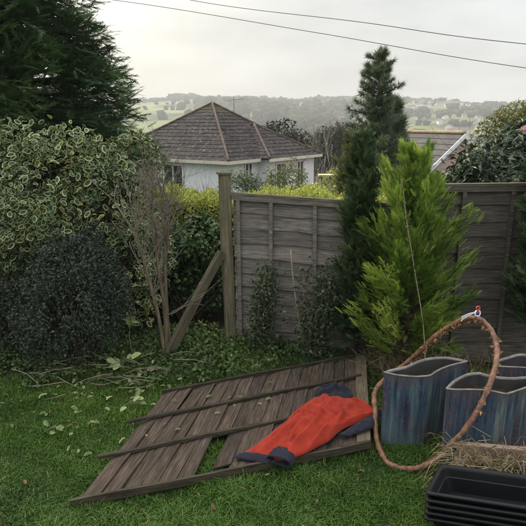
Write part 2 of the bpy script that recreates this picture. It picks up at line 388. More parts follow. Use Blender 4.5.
def fbm(p, sc=1., oct=3):
    return mnoise.fractal(Vector(p) * sc, 1., 2., oct)
def spline(P, n, closed=False):
    P = np.asarray(P, float); m = len(P); out = []
    segs = m if closed else m - 1
    for i in range(n):
        u = i / n * segs if closed else i / (n - 1) * segs
        k = min(int(u), segs - 1); f_ = u - k
        g = (lambda j: P[j % m]) if closed else (lambda j: P[min(max(j, 0), m - 1)])
        a, b_, c_, d_ = g(k - 1), g(k), g(k + 1), g(k + 2)
        out.append(.5 * (2 * b_ + (c_ - a) * f_ + (2 * a - 5 * b_ + 4 * c_ - d_) * f_ ** 2 + (3 * b_ - a - 3 * c_ + d_) * f_ ** 3))
    return np.array(out)
def rdir(n): return unit(rng.normal(size=(n, 3)))

# ------------------------------------------------------------------ ground
KY = [-60, 5.6, 12, 22, 40, 110, 250, 360, 600, 820, 1000, 1080, 1250, 2500]
KZ = [0, 0, -.8, -1.7, -4, -14, -30, -33, 0, 27, 41, 43, 30, -20]
def gz(x, y):
    x = np.asarray(x, float); y = np.asarray(y, float)
    z = np.interp(y, KY, KZ)
    far = np.clip((y - 300) / 500, 0, 1)
    z = z + far * (4.5 * np.sin(x * .006 + 1.1) + 2.5 * np.sin(x * .017 + y * .004) - .006 * x + 1.2 * np.sin(x * .045 + y * .02))
    near = np.clip((7 - y) / 2, 0, 1)
    return z + near * (.012 * np.sin(x * 3.1 + 1) * np.sin(y * 2.7) + .007 * np.sin(x * 8.3 + y * 3) * np.sin(y * 7.1 + x))
ys = np.concatenate([np.linspace(-60, -2, 8), np.linspace(-1, 8, 70), np.linspace(8.5, 60, 40), np.geomspace(63, 1195, 80)])
xs = np.concatenate([-np.geomspace(1500, 6, 50), np.linspace(-5.6, 5.6, 70), np.geomspace(6, 1500, 50)])
X, Y = np.meshgrid(xs, ys); g = Geo(); nx = len(xs)
idx = np.arange(len(ys) * nx).reshape(len(ys), nx)
g.add(np.stack([X, Y, gz(X, Y)], -1).reshape(-1, 3), np.stack([idx[:-1, :-1], idx[:-1, 1:], idx[1:, 1:], idx[1:, :-1]], -1).reshape(-1, 4))
tag(g.build('ground', M['ground'], None, True), 'lawn and hillside ground falling away to a valley and rising again', kind='structure')

# footprint polygons kept free of lawn grass
def inpoly(px, py, poly):
    c = np.zeros(len(px), bool); n = len(poly); j = n - 1
    for i in range(n):
        xi, yi = poly[i]; xj, yj = poly[j]
        c ^= ((yi > py) != (yj > py)) & (px < (xj - xi) * (py - yi) / (yj - yi + 1e-12) + xi); j = i
    return c
PANEL = np.array([(-1.173, 2.837), (.794, 3.428), (1.031, 4.893), (-.865, 4.192)])
SP = .972
POT1 = SP * np.array([(0.905, 3.637), (1.006, 3.587), (1.126, 3.563), (1.239, 3.575), (1.356, 3.685), (1.464, 3.755), (1.627, 3.83), (1.474, 3.9), (1.332, 3.885), (1.225, 3.83), (1.093, 3.73), (0.99, 3.685)])
POT2 = SP * np.array([(1.29, 3.379), (1.366, 3.365), (1.493, 3.365), (1.593, 3.35), (1.689, 3.3), (1.866, 3.394), (2.03, 3.50), (1.965, 3.56), (1.837, 3.547), (1.713, 3.568), (1.628, 3.633), (1.522, 3.604), (1.392, 3.5)])
POT3 = SP * np.array([(1.782, 3.74), (1.90, 3.725), (2.02, 3.71), (2.18, 3.66), (2.33, 3.75), (2.46, 3.83), (2.38, 3.91), (2.24, 3.915), (2.094, 3.96), (1.96, 3.90), (1.84, 3.83)])

# ------------------------------------------------------------------ lawn grass
def bl(uv):
    a, b_, c_, d_ = PANEL; u, w_ = uv
    return (a * (1 - u) + b_ * u) * (1 - w_) + (d_ * (1 - u) + c_ * u) * w_
HOLE = [bl((.345, .0)), bl((.425, .0)), bl((.42, .34)), bl((.35, .34))]
def grass():
    g = Geo(); n = 330000
    y = 2.2 + 3.1 * rng.random(n) ** 1.25; x = (rng.random(n) * 2 - 1) * (.68 * y + .4)
    keep = np.ones(n, bool)
    for P in (PANEL, POT1, POT2, POT3): keep &= ~inpoly(x, y, P)
    keep |= inpoly(x, y, np.array(HOLE))
    edge = 4.75 + .25 * np.sin(x * 2.2) + .15 * np.sin(x * 5.1)
    edge = np.where(x < -1.2, 4.72 + .12 * np.sin(x * 4), edge); edge = np.where(x > .9, 4.9, edge)
    keep &= rng.random(n) < np.clip((edge - y) / .3, 0, 1)
    cl = .5 + .5 * np.sin(x * 5.3 + 2 * np.sin(y * 4.1)) * np.sin(y * 6.1 + 1.7 * np.sin(x * 3.3)); cl2 = .5 + .5 * np.sin(x * 17 + y * 5) * np.sin(y * 19 - x * 4)
    keep &= rng.random(n) < .36 + .64 * cl
    x, y, cl, cl2 = x[keep], y[keep], cl[keep], cl2[keep]; n = len(x)
    L = (.022 + .040 * rng.random(n) ** 1.6) * (.45 + .75 * cl + .5 * cl2)
    L *= np.where(rng.random(n) < .03, 1.7, 1)
    a = rng.random(n) * 6.283; lean = rng.uniform(.15, 1.1, n)
    d = np.stack([np.cos(a), np.sin(a), np.zeros(n)], 1); side = np.stack([-np.sin(a), np.cos(a), np.zeros(n)], 1)
    p = np.stack([x, y, gz(x, y) - .003], 1); w = (.0018 + .0020 * rng.random(n))[:, None]
    up = np.array([0, 0, 1.])
    mid = p + (L * .55)[:, None] * (up + d * (lean * .45)[:, None]); tip = p + L[:, None] * (up * (1 - .35 * lean)[:, None] + d * lean[:, None])
    V = np.stack([p - side * w, p + side * w, mid + side * w * .8, mid - side * w * .8, tip], 1).reshape(-1, 3)
    k = np.arange(n) * 5
    g.V.append(V); g.n = len(V)
    g.F.append(np.stack([k, k + 1, k + 2, k + 3], 1)); g.F.append(np.stack([k + 3, k + 2, k + 4], 1))
    patch = .5 + .38 * np.sin(x * 1.9 + 3 * np.sin(y * 1.3)) * np.sin(y * 2.3 + x) + .25 * np.sin(x * 7.1 + 2 * np.sin(y * 5.3)) * np.sin(y * 8.3 + 2 * np.sin(x * 4.4))
    r = np.clip(.25 * rng.random(n) + .55 * patch + .1 * rng.normal(size=n), 0, .93); r = np.where(rng.random(n) < .03, 1., r)
    g.A.append(np.repeat(r, 5)); g.E.append(np.zeros(n * 5))
    tag(g.build('lawn_grass', M['grass']), 'short damp green lawn grass around the fallen panel', 'grass', kind='stuff')
grass()

# ------------------------------------------------------------------ conifers
def conifer(name, base, label, cat, H, rad, nb, per, ssize, elev, droop, mat_, T, h0=.1, h1=None, group=None, inner=.45, spread=.6, jitter=.12, rexp=1., trunk_r=.1, skip=None, twig=True):
    """tapering trunk, limbs and flat sprays; rad(h fraction) gives crown radius"""
    t_ = thing(name, base, label, cat, group); base = np.array(base, float)
    g = Geo(); tube(g, [base + (0, 0, H * f_) for f_ in np.linspace(-.01, .98, 8)], np.linspace(trunk_r, trunk_r * .12, 8), 8)
    fo = Geo(); P = []; D = []; NR = []; SZ = []; RN = []
    for i in range(nb):
        f_ = h0 + (1 - h0) * ((i + rng.random()) / nb) ** rexp
        az = i * 2.39996 + rng.normal() * .3
        L = max(.05, rad(f_) * rng.uniform(1 - 2.2 * jitter, 1 + jitter))
        el = R(elev(f_) + rng.normal() * 7)
        o = base + np.array([0, 0, H * f_]) 
        if skip is not None and skip(o, az): continue
        d0 = np.array([math.cos(az) * math.cos(el), math.sin(az) * math.cos(el), math.sin(el)])
        s = np.linspace(0, 1, 6)[:, None]
        pts = o + d0 * L * s + np.array([0, 0, -1.]) * droop * L * s ** 2
        tube(g, pts, np.linspace(trunk_r * .22 + .004, .003, 6), 4, cap=False)
        m_ = max(4, int(per * (.35 + .65 * L / rad(max(h0, .12)))))
        u = inner + (1 - inner) * rng.random(m_) ** .75
        u[:2] = 1.0
        pp = o + d0 * L * u[:, None] + np.array([0, 0, -1.]) * (droop * L * u ** 2)[:, None]
        lat = unit(np.cross(d0, [0, 0, 1.])); bu = np.cross(lat, d0)
        th = rng.normal(size=m_) * spread; ph = rng.normal(size=m_) * spread * .5
        dd = unit(d0 * np.cos(th)[:, None] + lat * np.sin(th)[:, None] + bu * np.sin(ph)[:, None] - np.array([0, 0, 1.]) * (droop * u)[:, None])
        dd[:2] = unit(d0 - np.array([0, 0, droop]))
        pp = pp + lat * (rng.normal(size=m_) * .05 * L)[:, None] + bu * (rng.normal(size=m_) * .05 * L)[:, None]
        P.append(pp); D.append(dd); NR.append(unit(bu + rng.normal(size=(m_, 3)) * .45)); SZ.append(ssize * rng.uniform(.65, 1.3, m_) * (1.1 - .35 * u))
        RN.append(np.clip(.15 + .5 * u * rng.random(m_) + .22 * rng.normal() + .1 * rng.normal(size=m_) + .12, 0, 1))
    scatter(fo, T, np.concatenate(P), np.concatenate(D), np.concatenate(NR), np.concatenate(SZ), np.concatenate(RN))
    g.build('trunk', M['trunk'], t_, True); fo.build('crown', mat_, t_)
    return t_

Tspray = spray(8, 30, .026, .12, .36); Tplume = spray(8, 30, .024, .08, .36); Tfine = spray(5, 34, .055, .1, .45); Ttuft = tuft(9, .035); Tstraw = tuft(15, .009)
# big dark cypress, upper left
conifer('cypress_tree', (-5.0, 9.0, -.4), 'huge dark green cypress tree filling the upper left behind the variegated shrub', 'tree', 10.5,
        lambda f_: (3.68 + .12 * math.exp(-((f_ - .2) / .1) ** 2)) * (1 - f_) ** .95 * (1 - .10 * math.exp(-(f_ / .12) ** 2)), 680, 165, .36, lambda f_: 8 + 26 * f_, .12, M['cypress'], Tspray, .04, inner=.55, spread=.8, trunk_r=.24, jitter=.14)
# golden leylandii by the pots
conifer('golden_conifer', (1.36, 4.66, 0), 'bright lime green feathery conifer growing against the fence behind the pots', 'conifer', 2.02,
        lambda f_: .09 + .69 * (1 - f_) ** .66 * (1 - .35 * max(0, .22 - f_) / .22), 120, 165, .125, lambda f_: 32 + 36 * f_, -.16, M['gold'], Tplume, .05, inner=.22, spread=.46, jitter=.38, trunk_r=.035)
# narrow dark conifer at the fence corner
conifer('columnar_conifer', (.93, 4.98, 0), 'narrow dark green conifer over the fence, left of the lime green conifer', 'conifer', 2.2,
        lambda f_: .32 * (1 - f_ ** 3) ** .7 + .03, 150, 34, .13, lambda f_: 50 + 20 * f_, 0, M['thuja'], Tfine, .05, inner=.3, spread=.6, trunk_r=.04)
# dark conifer cut by the right edge
conifer('columnar_conifer', (2.62, 4.66, 0), 'dark green conifer at the right edge beside the fence', 'conifer', 2.9,
        lambda f_: .42 * (1 - f_ ** 3) ** .7 + .04, 170, 40, .15, lambda f_: 45 + 20 * f_, 0, M['thuja'], Tfine, .12, inner=.3, spread=.6, trunk_r=.045)
# spruce with bare leader and its bushy companion
conifer('spruce_tree', (1.88, 9.0, -.4), 'grey green spruce with a spindly tiered top against the sky', 'tree', 3.86,
        lambda f_: .11 + .86 * (1 - f_) ** .78, 190, 60, .14, lambda f_: 6 + 8 * f_, -.12, M['spruce'], Ttuft, .2, inner=.12, spread=.6, jitter=.3, trunk_r=.035)
conifer('bushy_conifer', (2.24, 9.5, -.5), 'rounded bushy conifer with upswept shoots just right of the tall spruce', 'tree', 3.15,
        lambda f_: .56 * (1 - f_ ** 4) ** .8 + .08, 130, 44, .22, lambda f_: 48 + 25 * f_, -.05, M['spruce'], Ttuft, .2, inner=.3, spread=.5, trunk_r=.05)
conifer('bushy_conifer', (1.30, 7.9, -.3), 'olive green bushy conifer at the foot of the spruce above the fence corner', 'tree', 2.42,
        lambda f_: .36 * (1 - f_ ** 3) ** .8 + .05, 90, 30, .17, lambda f_: 48 + 20 * f_, -.02, M['olive'], Tfine, .2, inner=.3, spread=.55, trunk_r=.04)

# ------------------------------------------------------------------ broadleaf shrubs
def blob_points(c, r, n, k, cs, lo=-.75, front=None):
    """leaf positions gathered in clumps over an uneven ellipsoid; returns points, outward vectors, clump shade"""
    c = np.array(c); r = np.array(r); d = rdir(k * 3); d = d[d[:, 2] > lo][:k]; k = len(d)
    rad = .62 + .40 * rng.random(k) ** .6
    cc = d * rad[:, None]
    i = rng.integers(0, k, n); q = cc[i] + rng.normal(size=(n, 3)) * cs
    ln = np.linalg.norm(q, axis=1); q *= np.where(ln > 1.12, 1.12 / ln, 1)[:, None]
    sh = rng.normal(size=k) * .14
    return c + q * r, unit(q / r + unit(q - cc[i]) * .5), sh[i]
def crown(g, c, r, n, leafT, size, k=60, cs=.17, lo=-.75, up=.4, shade=.5, jit=.9):
    p, o, sh = blob_points(c, r, n, k, cs, lo)
    nr = unit(o + np.array([0, 0, up]) + rng.normal(size=(n, 3)) * .55)
    f_ = unit(np.cross(nr, rng.normal(size=(n, 3))) + o * .5 + np.array([0, 0, -.15]))
    scatter(g, leafT, p, f_, nr, size * rng.uniform(1 - .45 * jit, 1 + .3 * jit, n), np.clip(shade + sh + .22 * rng.normal(size=n), 0, 1))
    return p
def stems(g, base, c, r, n, r0=.012):
    base = np.array(base, float)
    for i in range(n):
        d = rdir(1)[0]; d[2] = abs(d[2]); e_ = np.array(c) + d * np.array(r) * rng.uniform(.4, .9)
        b_ = base + np.append(rng.normal(size=2) * .06, 0); mid = (b_ + e_) / 2 + rng.normal(size=3) * .06 * np.linalg.norm(e_ - b_)
        tube(g, spline([b_, mid, e_], 7), np.linspace(r0, r0 * .3, 7), 5)
def shrub(name, base, label, cat, parts, leafT, size, m_, stem_n=8, group=None, r0=.012, **k):
    t_ = thing(name, base, label, cat, group); g = Geo(); st = Geo()
    for c, r, n in parts:
        crown(g, c, r, n, leafT, size, **k); stems(st, base, c, r, stem_n, r0)
    st.build('stem', M['trunk'], t_, True); g.build('foliage', m_, t_)
    return t_
Loval = leaf_simple(.5); Lnarrow = leaf_simple(.28, .06); Lwide = leaf_simple(.8, .10); Lvar = leaf_round(.56); Lrnd = leaf_round(.5, .12)

# variegated shrub: the leaves that show largest are parts of their own
t_ = thing('variegated_shrub', (-2.4, 6.1, 0), 'large shrub with cream edged oval leaves below the dark cypress', 'shrub')
g = Geo(); st = Geo()
for c, r, n, kk in (((-2.55, 6.05, 1.5), (1.0, .6, .85), 2600, 60), ((-1.75, 6.15, 1.35), (.55, .5, .75), 1500, 45), ((-3.3, 6.1, 1.35), (.8, .6, .95), 1200, 40), ((-1.55, 6.3, 1.9), (.32, .3, .33), 420, 18), ((-1.4, 5.75, .75), (.36, .25, .6), 900, 30)):
    crown(g, c, r, int(n * 1.25), Lvar, .078, kk, .15, -.9, .35, .45); stems(st, (-2.4, 6.1, 0), c, r, 12, .02)
st.build('stem', M['trunk'], t_, True); g.build('foliage', M['varieg'], t_, True)
g = Geo(); g.add(*(lambda a: (a[0], a[1][0]))(Lvar), .5, Lvar[2]); g.F.append(Lvar[1][1])
lm = []
for rv in (.12, .3, .45, .6, .75, .9, .97):
    g.A = [np.full(len(Lvar[0]), rv)]; lm.append(g.mesh('leaf', M['varieg'], smooth=True))
off = parent_world(t_); cnt = 0
while cnt < 230:
    x = rng.uniform(-3.2, -1.5); z = rng.uniform(.75, 2.25)
    y = 5.52 + .28 * ((x + 2.4) / .9) ** 2 + .25 * abs(z - 1.4) ** 2 + rng.normal() * .05
    if z > 2.28 - .25 * abs(x + 2.3) and rng.random() < .8: continue
    o = link('leaf', lm[rng.integers(0, 7)], t_); s = .080 * rng.uniform(.6, 1.35); o.scale = (s, s, s)
    o.location = np.array((x, y, z)) - off
    nr = Vector((rng.normal() * .8, -.8 + rng.normal() * .55, .7 + rng.normal() * .6)).normalized()
    o.rotation_euler = (nr.to_track_quat('Z', 'Y') @ __import__('mathutils').Quaternion((0, 0, 1), rng.uniform(0, 6.28))).to_euler(); cnt += 1

shrub('dark_shrub', (-1.82, 4.85, 0), 'dense dark blue green small leaved shrub in front of the variegated shrub', 'shrub',
      [((-1.80, 4.85, .66), (.47, .42, .56), 9500), ((-1.72, 4.88, 1.1), (.28, .26, .24), 2200), ((-2.1, 4.82, .45), (.3, .3, .4), 2600), ((-1.5, 4.9, .85), (.2, .2, .3), 900), ((-2.05, 4.9, 1.0), (.16, .16, .28), 600), ((-1.62, 4.9, 1.28), (.12, .12, .2), 350), ((-1.95, 4.9, 1.22), (.09, .09, .2), 200)], Loval, .034, M['darkshrub'], 14, k=90, cs=.13, up=.2, shade=.45)
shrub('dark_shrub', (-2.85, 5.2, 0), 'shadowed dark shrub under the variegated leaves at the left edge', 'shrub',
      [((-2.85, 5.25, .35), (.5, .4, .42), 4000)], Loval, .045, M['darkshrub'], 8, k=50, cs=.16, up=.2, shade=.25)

# hedge and ivy beyond the gap
def hedge(name, x0, x1, y0, y1, ztop, zlo, n, label, m_, size, T, base):
    t_ = thing(name, base, label, 'hedge'); g = Geo()
    L = rng.random(n); face = rng.random(n)
    x = x0 + (x1 - x0) * rng.random(n); y = np.empty(n); z = np.empty(n); nr = np.zeros((n, 3))
    top = face < .5; fr = ~top
    zt = ztop + .05 * np.sin(x * 3.7) + .035 * np.sin(x * 9.1 + 1) + .02 * np.sin(x * 23)
    y[top] = y0 + (y1 - y0) * rng.random(top.sum()); z[top] = zt[top] - .03 * rng.random(top.sum()) ** 2 * 4; nr[top] = (0, -.3, 1)
    y[fr] = y0 + .12 * rng.random(fr.sum()) + .06 * np.sin(x[fr] * 6) * np.sin(x[fr] * 2.3); z[fr] = zlo + (zt[fr] - zlo) * rng.random(fr.sum()) ** .8; nr[fr] = (0, -1, .4)
    y += .05 * rng.normal(size=n); z += .022 * rng.normal(size=n)
    nr = unit(nr + rng.normal(size=(n, 3)) * .5); f_ = unit(np.cross(nr, rng.normal(size=(n, 3))) + (0, 0, .5))
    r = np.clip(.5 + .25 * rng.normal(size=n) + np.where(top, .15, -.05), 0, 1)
    scatter(g, T, np.stack([x, y, z], 1), f_, nr, size * rng.uniform(.6, 1.3, n), r)
    st = Geo()
    for xx in np.arange(x0 + .1, x1, .22):
        tube(st, [(xx, (y0 + y1) / 2, base[2]), (xx + rng.normal() * .05, (y0 + y1) / 2, (base[2] + ztop) / 2), (xx + rng.normal() * .1, (y0 + y1) / 2, ztop - .1)], [.02, .015, .006], 5)
    core = Geo(); box(core, ((x0 + x1) / 2, (y0 + y1) / 2 + .15, (zlo + ztop) / 2 - .05), (x1 - x0 - .1, (y1 - y0) * .6, ztop - zlo - .15))
    core.build('inner_growth', M['trunk'], t_)
    st.build('stem', M['trunk'], t_, True); g.build('foliage', m_, t_); return t_
hedge('yellow_hedge', -2.4, 2.6, 6.75, 7.7, 1.42, .0, 36000, 'clipped yellow green hedge running behind the leaning fence panel', M['hedge'], .042, Loval, (0, 7.2, -.2))
t_ = thing('ivy_mass', (-.95, 6.2, -.05), 'tangled dark green ivy mound seen through the gap left of the post', 'ivy'); g = Geo(); st = Geo()
for c, r, n in (((-.72, 6.35, .88), (.40, .35, .36), 2600), ((-1.05, 6.4, .62), (.35, .3, .5), 2000), ((-.55, 6.5, .55), (.3, .3, .6), 1800), ((-1.1, 6.6, .3), (.6, .3, .4), 1800), ((-1.4, 6.5, .7), (.4, .3, .5), 1500)):
    crown(g, c, r, n, Lwide, .055, 45, .16, -.8, .3, .42); stems(st, (-.95, 6.2, -.05), c, r, 8, .012)
st.build('stem', M['trunk'], t_, True); g.build('foliage', M['ivy'], t_)

# rhododendron and its neighbours beyond the right fence
t_ = shrub('rhododendron_bush', (2.85, 6.3, -.2), 'domed dark glossy leaved bush rising above the right fence panel', 'shrub',
      [((2.95, 6.3, 1.36), (.86, .6, .86), 8500), ((3.35, 6.3, 1.72), (.6, .5, .78), 3500)], leaf_simple(.34, .07), .115, M['rhodo'], 10, k=90, cs=.12, up=.5, r0=.02)
fl = Geo(); c = np.array((2.80, 5.72, 2.30)); p = c + rdir(40) * (.07, .04, .035)
scatter(fl, Lwide, p, rdir(40), rdir(40) + (0, -.5, .5), .05, rng.random(40)); fl.build('pink_flower', M['pink'], t_)
shrub('mustard_shrub', (3.7, 7.6, -.3), 'mustard yellow twiggy shrub just behind the dark glossy bush', 'shrub',
      [((3.72, 7.6, 1.70), (.78, .5, .88), 15000), ((4.3, 7.6, 1.8), (.6, .5, .85), 6000)], Loval, .055, M['mustard'], 16, k=80, cs=.15, up=.6)

# small shrubs trained on the fence
def wall_shrub(base, cx, h, w, label, n):
    t_ = thing('fence_shrub', base, label, 'shrub', 'small shrubs against the fence'); g = Geo(); st = Geo(); b_ = np.array(base)
    for i in range(9):
        e_ = np.array((cx + rng.normal() * w * .5, base[1] + rng.normal() * .07, h * rng.uniform(.6, 1)))
        pts = spline([b_ + (rng.normal() * .03, 0, 0), (b_ + e_) / 2 + (rng.normal() * .07, -.03, 0), e_], 9); tube(st, pts, np.linspace(.009, .003, 9), 5)
        m_ = n // 9; u = rng.uniform(.12, 1.02, m_); p = np.array([pts[min(8, int(v * 8))] for v in u]) + rng.normal(size=(m_, 3)) * (.05, .045, .055)
        nr = unit(np.array((0, -.6, .6)) + rng.normal(size=(m_, 3)) * .6); scatter(g, Loval, p, unit(rng.normal(size=(m_, 3))), nr, .044 * rng.uniform(.6, 1.3, m_), np.clip(.45 + .3 * rng.normal(size=m_), 0, 1))
    st.build('stem', M['bark'], t_, True); g.build('foliage', M['wallshrub'], t_)
wall_shrub((-.03, 5.12, 0), .05, 1.02, .11, 'small dark evergreen against the fence, the one nearer the post', 2300)
wall_shrub((.50, 4.98, 0), .60, 1.02, .13, 'small speckled evergreen against the fence, right of the pale cane', 2700)

# ground cover at the foot of the fence
def cover():
    g = Geo(); n = 21000
    x = rng.uniform(-3.2, 1.25, n); y = 4.35 + 1.35 * rng.random(n); lo = 4.62 + .16 * np.sin(x * 2.2) + .1 * np.sin(x * 5.1)
    lo = np.where(x < -.9, 4.38 + .12 * np.sin(x * 7), lo); lo = np.where(x > .75, 4.97, lo)
    k = rng.random(n) < np.clip((y - lo) / .2, 0, 1) * np.where(x < -1.25, .55, 1); x, y, lo = x[k], y[k], lo[k]; n = len(x)
    hh = .05 + .09 * (.5 + .5 * np.sin(x * 6 + 1.5 * np.sin(y * 5))) + .10 * np.clip(y - lo - .2, 0, .5)
    z = hh * rng.random(n) ** .7; nr = unit(np.array((0, -.25, 1)) + rng.normal(size=(n, 3)) * .45)
    scatter(g, Lwide, np.stack([x, y, z], 1), unit(rng.normal(size=(n, 3))), nr, rng.uniform(.02, .055, n), np.clip(.42 + .14 * np.sin(x * 4 + y * 3) + .22 * rng.normal(size=n), 0, 1))
    # scattered grass tufts through it
    m_ = 2600; x = rng.uniform(-2.2, 1.3, m_); y = rng.uniform(4.45, 5.25, m_)
    scatter(g, Ttuft, np.stack([x, y, np.zeros(m_)], 1), np.array((0, 0, 1.)) + rng.normal(size=(m_, 3)) * .3, rng.normal(size=(m_, 3)), rng.uniform(.05, .17, m_), np.clip(.45 + .2 * rng.normal(size=m_), 0, .95))
    tag(g.build('ground_cover', M['weeds']), 'low weedy ground cover along the foot of the fence', 'ground cover', kind='stuff')
cover()
def zpan(u, w_): return .045 + .035 * u + .02 * w_
def litter():
    g = Geo(); n = 190
    x = rng.uniform(-2.3, -.5, n); y = 3.1 + 1.75 * rng.random(n) ** .38
    k = ~inpoly(x, y, PANEL); x, y = x[k], y[k]; n = len(x)
    scatter(g, Lrnd, np.stack([x, y, gz(x, y) + .035 + .1 * np.clip((y - 4.3) * 1.5, 0, 1) * rng.random(n)], 1), unit(rng.normal(size=(n, 3)) * (1, 1, .2)), np.array((0, 0, 1.)) + rng.normal(size=(n, 3)) * .35, rng.uniform(.025, .07, n), rng.random(n) * .85)
    n = 60; x = rng.uniform(-2, 1.3, n); y = rng.uniform(2.5, 4.5, n); k = ~inpoly(x, y, PANEL); x, y = x[k], y[k]; n = len(x)
    scatter(g, Lrnd, np.stack([x, y, gz(x, y) + .035 + .1 * np.clip((y - 4.3) * 1.5, 0, 1) * rng.random(n)], 1), unit(rng.normal(size=(n, 3)) * (1, 1, .2)), np.array((0, 0, 1.)) + rng.normal(size=(n, 3)) * .35, rng.uniform(.02, .05, n), np.where(rng.random(n) < .5, 1, .3))
    uv = rng.random((16, 2)) * (.55, .5) + (.03, .45); q = np.array([bl(w_) for w_ in uv])
    scatter(g, Lrnd, np.column_stack([q, [zpan(*w_) + .03 for w_ in uv]]), unit(rng.normal(size=(16, 3)) * (1, 1, .1)), np.array((0, 0, 1.)) + rng.normal(size=(16, 3)) * .2, rng.uniform(.025, .06, 16), rng.random(16))
    tag(g.build('leaf_litter', M['litter']), 'pale leaf clippings strewn over the left of the lawn', 'leaf litter', kind='stuff')
litter()
def brash():
    g = Geo()
    for i in range(38):
        x = rng.uniform(-2.4, -.55); y = rng.normal(4.55, .22) if x < -.9 else rng.normal(4.75, .12); a = rng.uniform(-.6, .6) + (math.pi if rng.random() < .5 else 0); L = rng.uniform(.12, .45); z = .05 + .12 * rng.random()
        d = np.array((math.cos(a), math.sin(a), rng.normal() * .12)) * L
        tube(g, spline([(x, y, z), np.array((x, y, z)) + d * .5 + rng.normal(size=3) * .02, np.array((x, y, max(z - .03, .02))) + d], 5), [.0045, .004, .0035, .003, .002], 4)
    tag(g.build('hedge_brash', M['twig'], None, True), 'cut twigs and brash strewn over the weeds left of the fallen panel', 'brash', kind='stuff')
brash()
def clippings(base, r, n, label, size=.075):
    t_ = thing('leaf_clipping', base, label, 'clipping', 'cut leafy sprigs lying in the weeds'); g = Geo(); st = Geo(); b_ = np.array(base)
    tube(st, spline([b_ + (-r, 0, .02), b_ + (0, .02, .05), b_ + (r, 0, .03)], 6), .004, 5)
    p = b_ + rng.normal(size=(n, 3)) * (r * .5, r * .3, .02) + (0, 0, .04); d = p - b_; d[:, 2] *= .3
    scatter(g, leaf_round(.66, .2), p, d + rng.normal(size=(n, 3)) * .02, np.array((0, -.5, 1.)) + rng.normal(size=(n, 3)) * .3, size * rng.uniform(.7, 1.2, n), rng.random(n))
    st.build('stem', M['twig'], t_); g.build('leaves', M['paleleaf'], t_)
clippings((-1.32, 4.62, .12), .10, 9, 'broad pale green leaf sprig lying in the weeds below the bare shrub', .09)
clippings((-1.1, 4.02, .03), .07, 5, 'pale leaf sprig on the grass by the far left corner of the fallen panel', .06)
clippings((-1.62, 3.62, .03), .07, 5, 'pale leaf sprig on the open lawn left of the fallen panel', .06)
t_ = thing('pale_ivy', (-1.33, 5.0, 0), 'star shaped pale yellow ivy leaves hanging left of the bare stems', 'ivy'); g = Geo(); st = Geo()
c = np.array((-1.33, 4.98, .46)); a = np.linspace(0, 6.283, 8)[:-1]
tube(st, spline([(-1.33, 5.0, 0), (-1.36, 5.0, .25), c], 8), .004, 5)
scatter(g, leaf_simple(.42), np.tile(c, (7, 1)), np.stack([np.cos(a), -.35 * np.ones(7), np.sin(a) - .3], 1), np.tile((0, -1., .3), (7, 1)), rng.uniform(.07, .11, 7), rng.random(7))
scatter(g, leaf_simple(.5), c + np.array([(-.05, .05, .25), (.04, .06, .17), (.02, .05, .33), (.1, .05, .4)]), rdir(4), np.tile((0, -1., .5), (4, 1)), .06, rng.random(4) * .5)
st.build('stem', M['twig'], t_); g.build('leaves', M['paleleaf'], t_)

# ------------------------------------------------------------------ bare multi-stemmed shrub
def grow(g, p, d, L, r, depth, dens, upb=.25):
    n = 6; pts = [np.array(p, float)]; dd = np.array(d, float)
    for i in range(n - 1):
        dd = unit(dd + rng.normal(size=3) * .10 + np.array([0, 0, upb * .12])); pts.append(pts[-1] + dd * L / (n - 1))
    tube(g, pts, np.linspace(r, r * .55, n), 5 if depth > 0 else 4, rng.random())
    if depth <= 0: return
    for k in range(dens):
        i = rng.integers(2, n); nd = unit(dd + rng.normal(size=3) * .45 + np.array([0, 0, .25]))
        grow(g, pts[i], nd, L * rng.uniform(.45, .75), max(.0018, r * .5), depth - 1, dens)
t_ = thing('bare_shrub', (-1.0, 5.05, 0), 'leafless multi stemmed shrub with pale brown stems left of the fence gap', 'shrub')
tops = []
for pts, r in (([(-1.02, 5.06, 0), (-1.07, 5.08, .45), (-1.17, 5.1, .95), (-1.26, 5.12, 1.32)], .023), ([(-.99, 5.07, 0), (-1.0, 5.08, .5), (-1.05, 5.1, 1.0), (-1.09, 5.14, 1.55)], .026), ([(-.96, 5.08, 0), (-.985, 5.1, .5), (-.98, 5.12, 1.05), (-.93, 5.15, 1.55)], .022)):
    g = Geo(); sp = spline(pts, 14); tube(g, sp, np.linspace(r, r * .6, 14), 8); g.build('stem', M['bark'], t_, True); tops.append((sp, r))
g = Geo()
for sp, r in tops:
    for k in range(12):
        i = rng.integers(6, 14); d = unit(np.array((rng.normal() * .26 - .06, rng.normal() * .2, 1.)))
        grow(g, sp[i], d, rng.uniform(.30, .52), r * .30, 2, 4)
for sp, r in tops[1:]:
    grow(g, sp[4], unit(np.array((.7, -.1, .35))), .5, .006, 1, 3)
g.build('twigs', M['twig'], t_, True)
# sprig of bare twigs in front of the bungalow
t_ = thing('bare_shrub', (-1.75, 14, -1.0), 'purple grey leafless twigs in front of the white bungalow wall', 'shrub'); g = Geo()
for k in range(16): grow(g, (-1.75 + rng.normal() * .15, 14, -1.0), unit(np.array((rng.normal() * .28, rng.normal() * .2, 1.))), 1.25, .014, 2, 3)
g.build('twigs', M['twig'], t_, True)

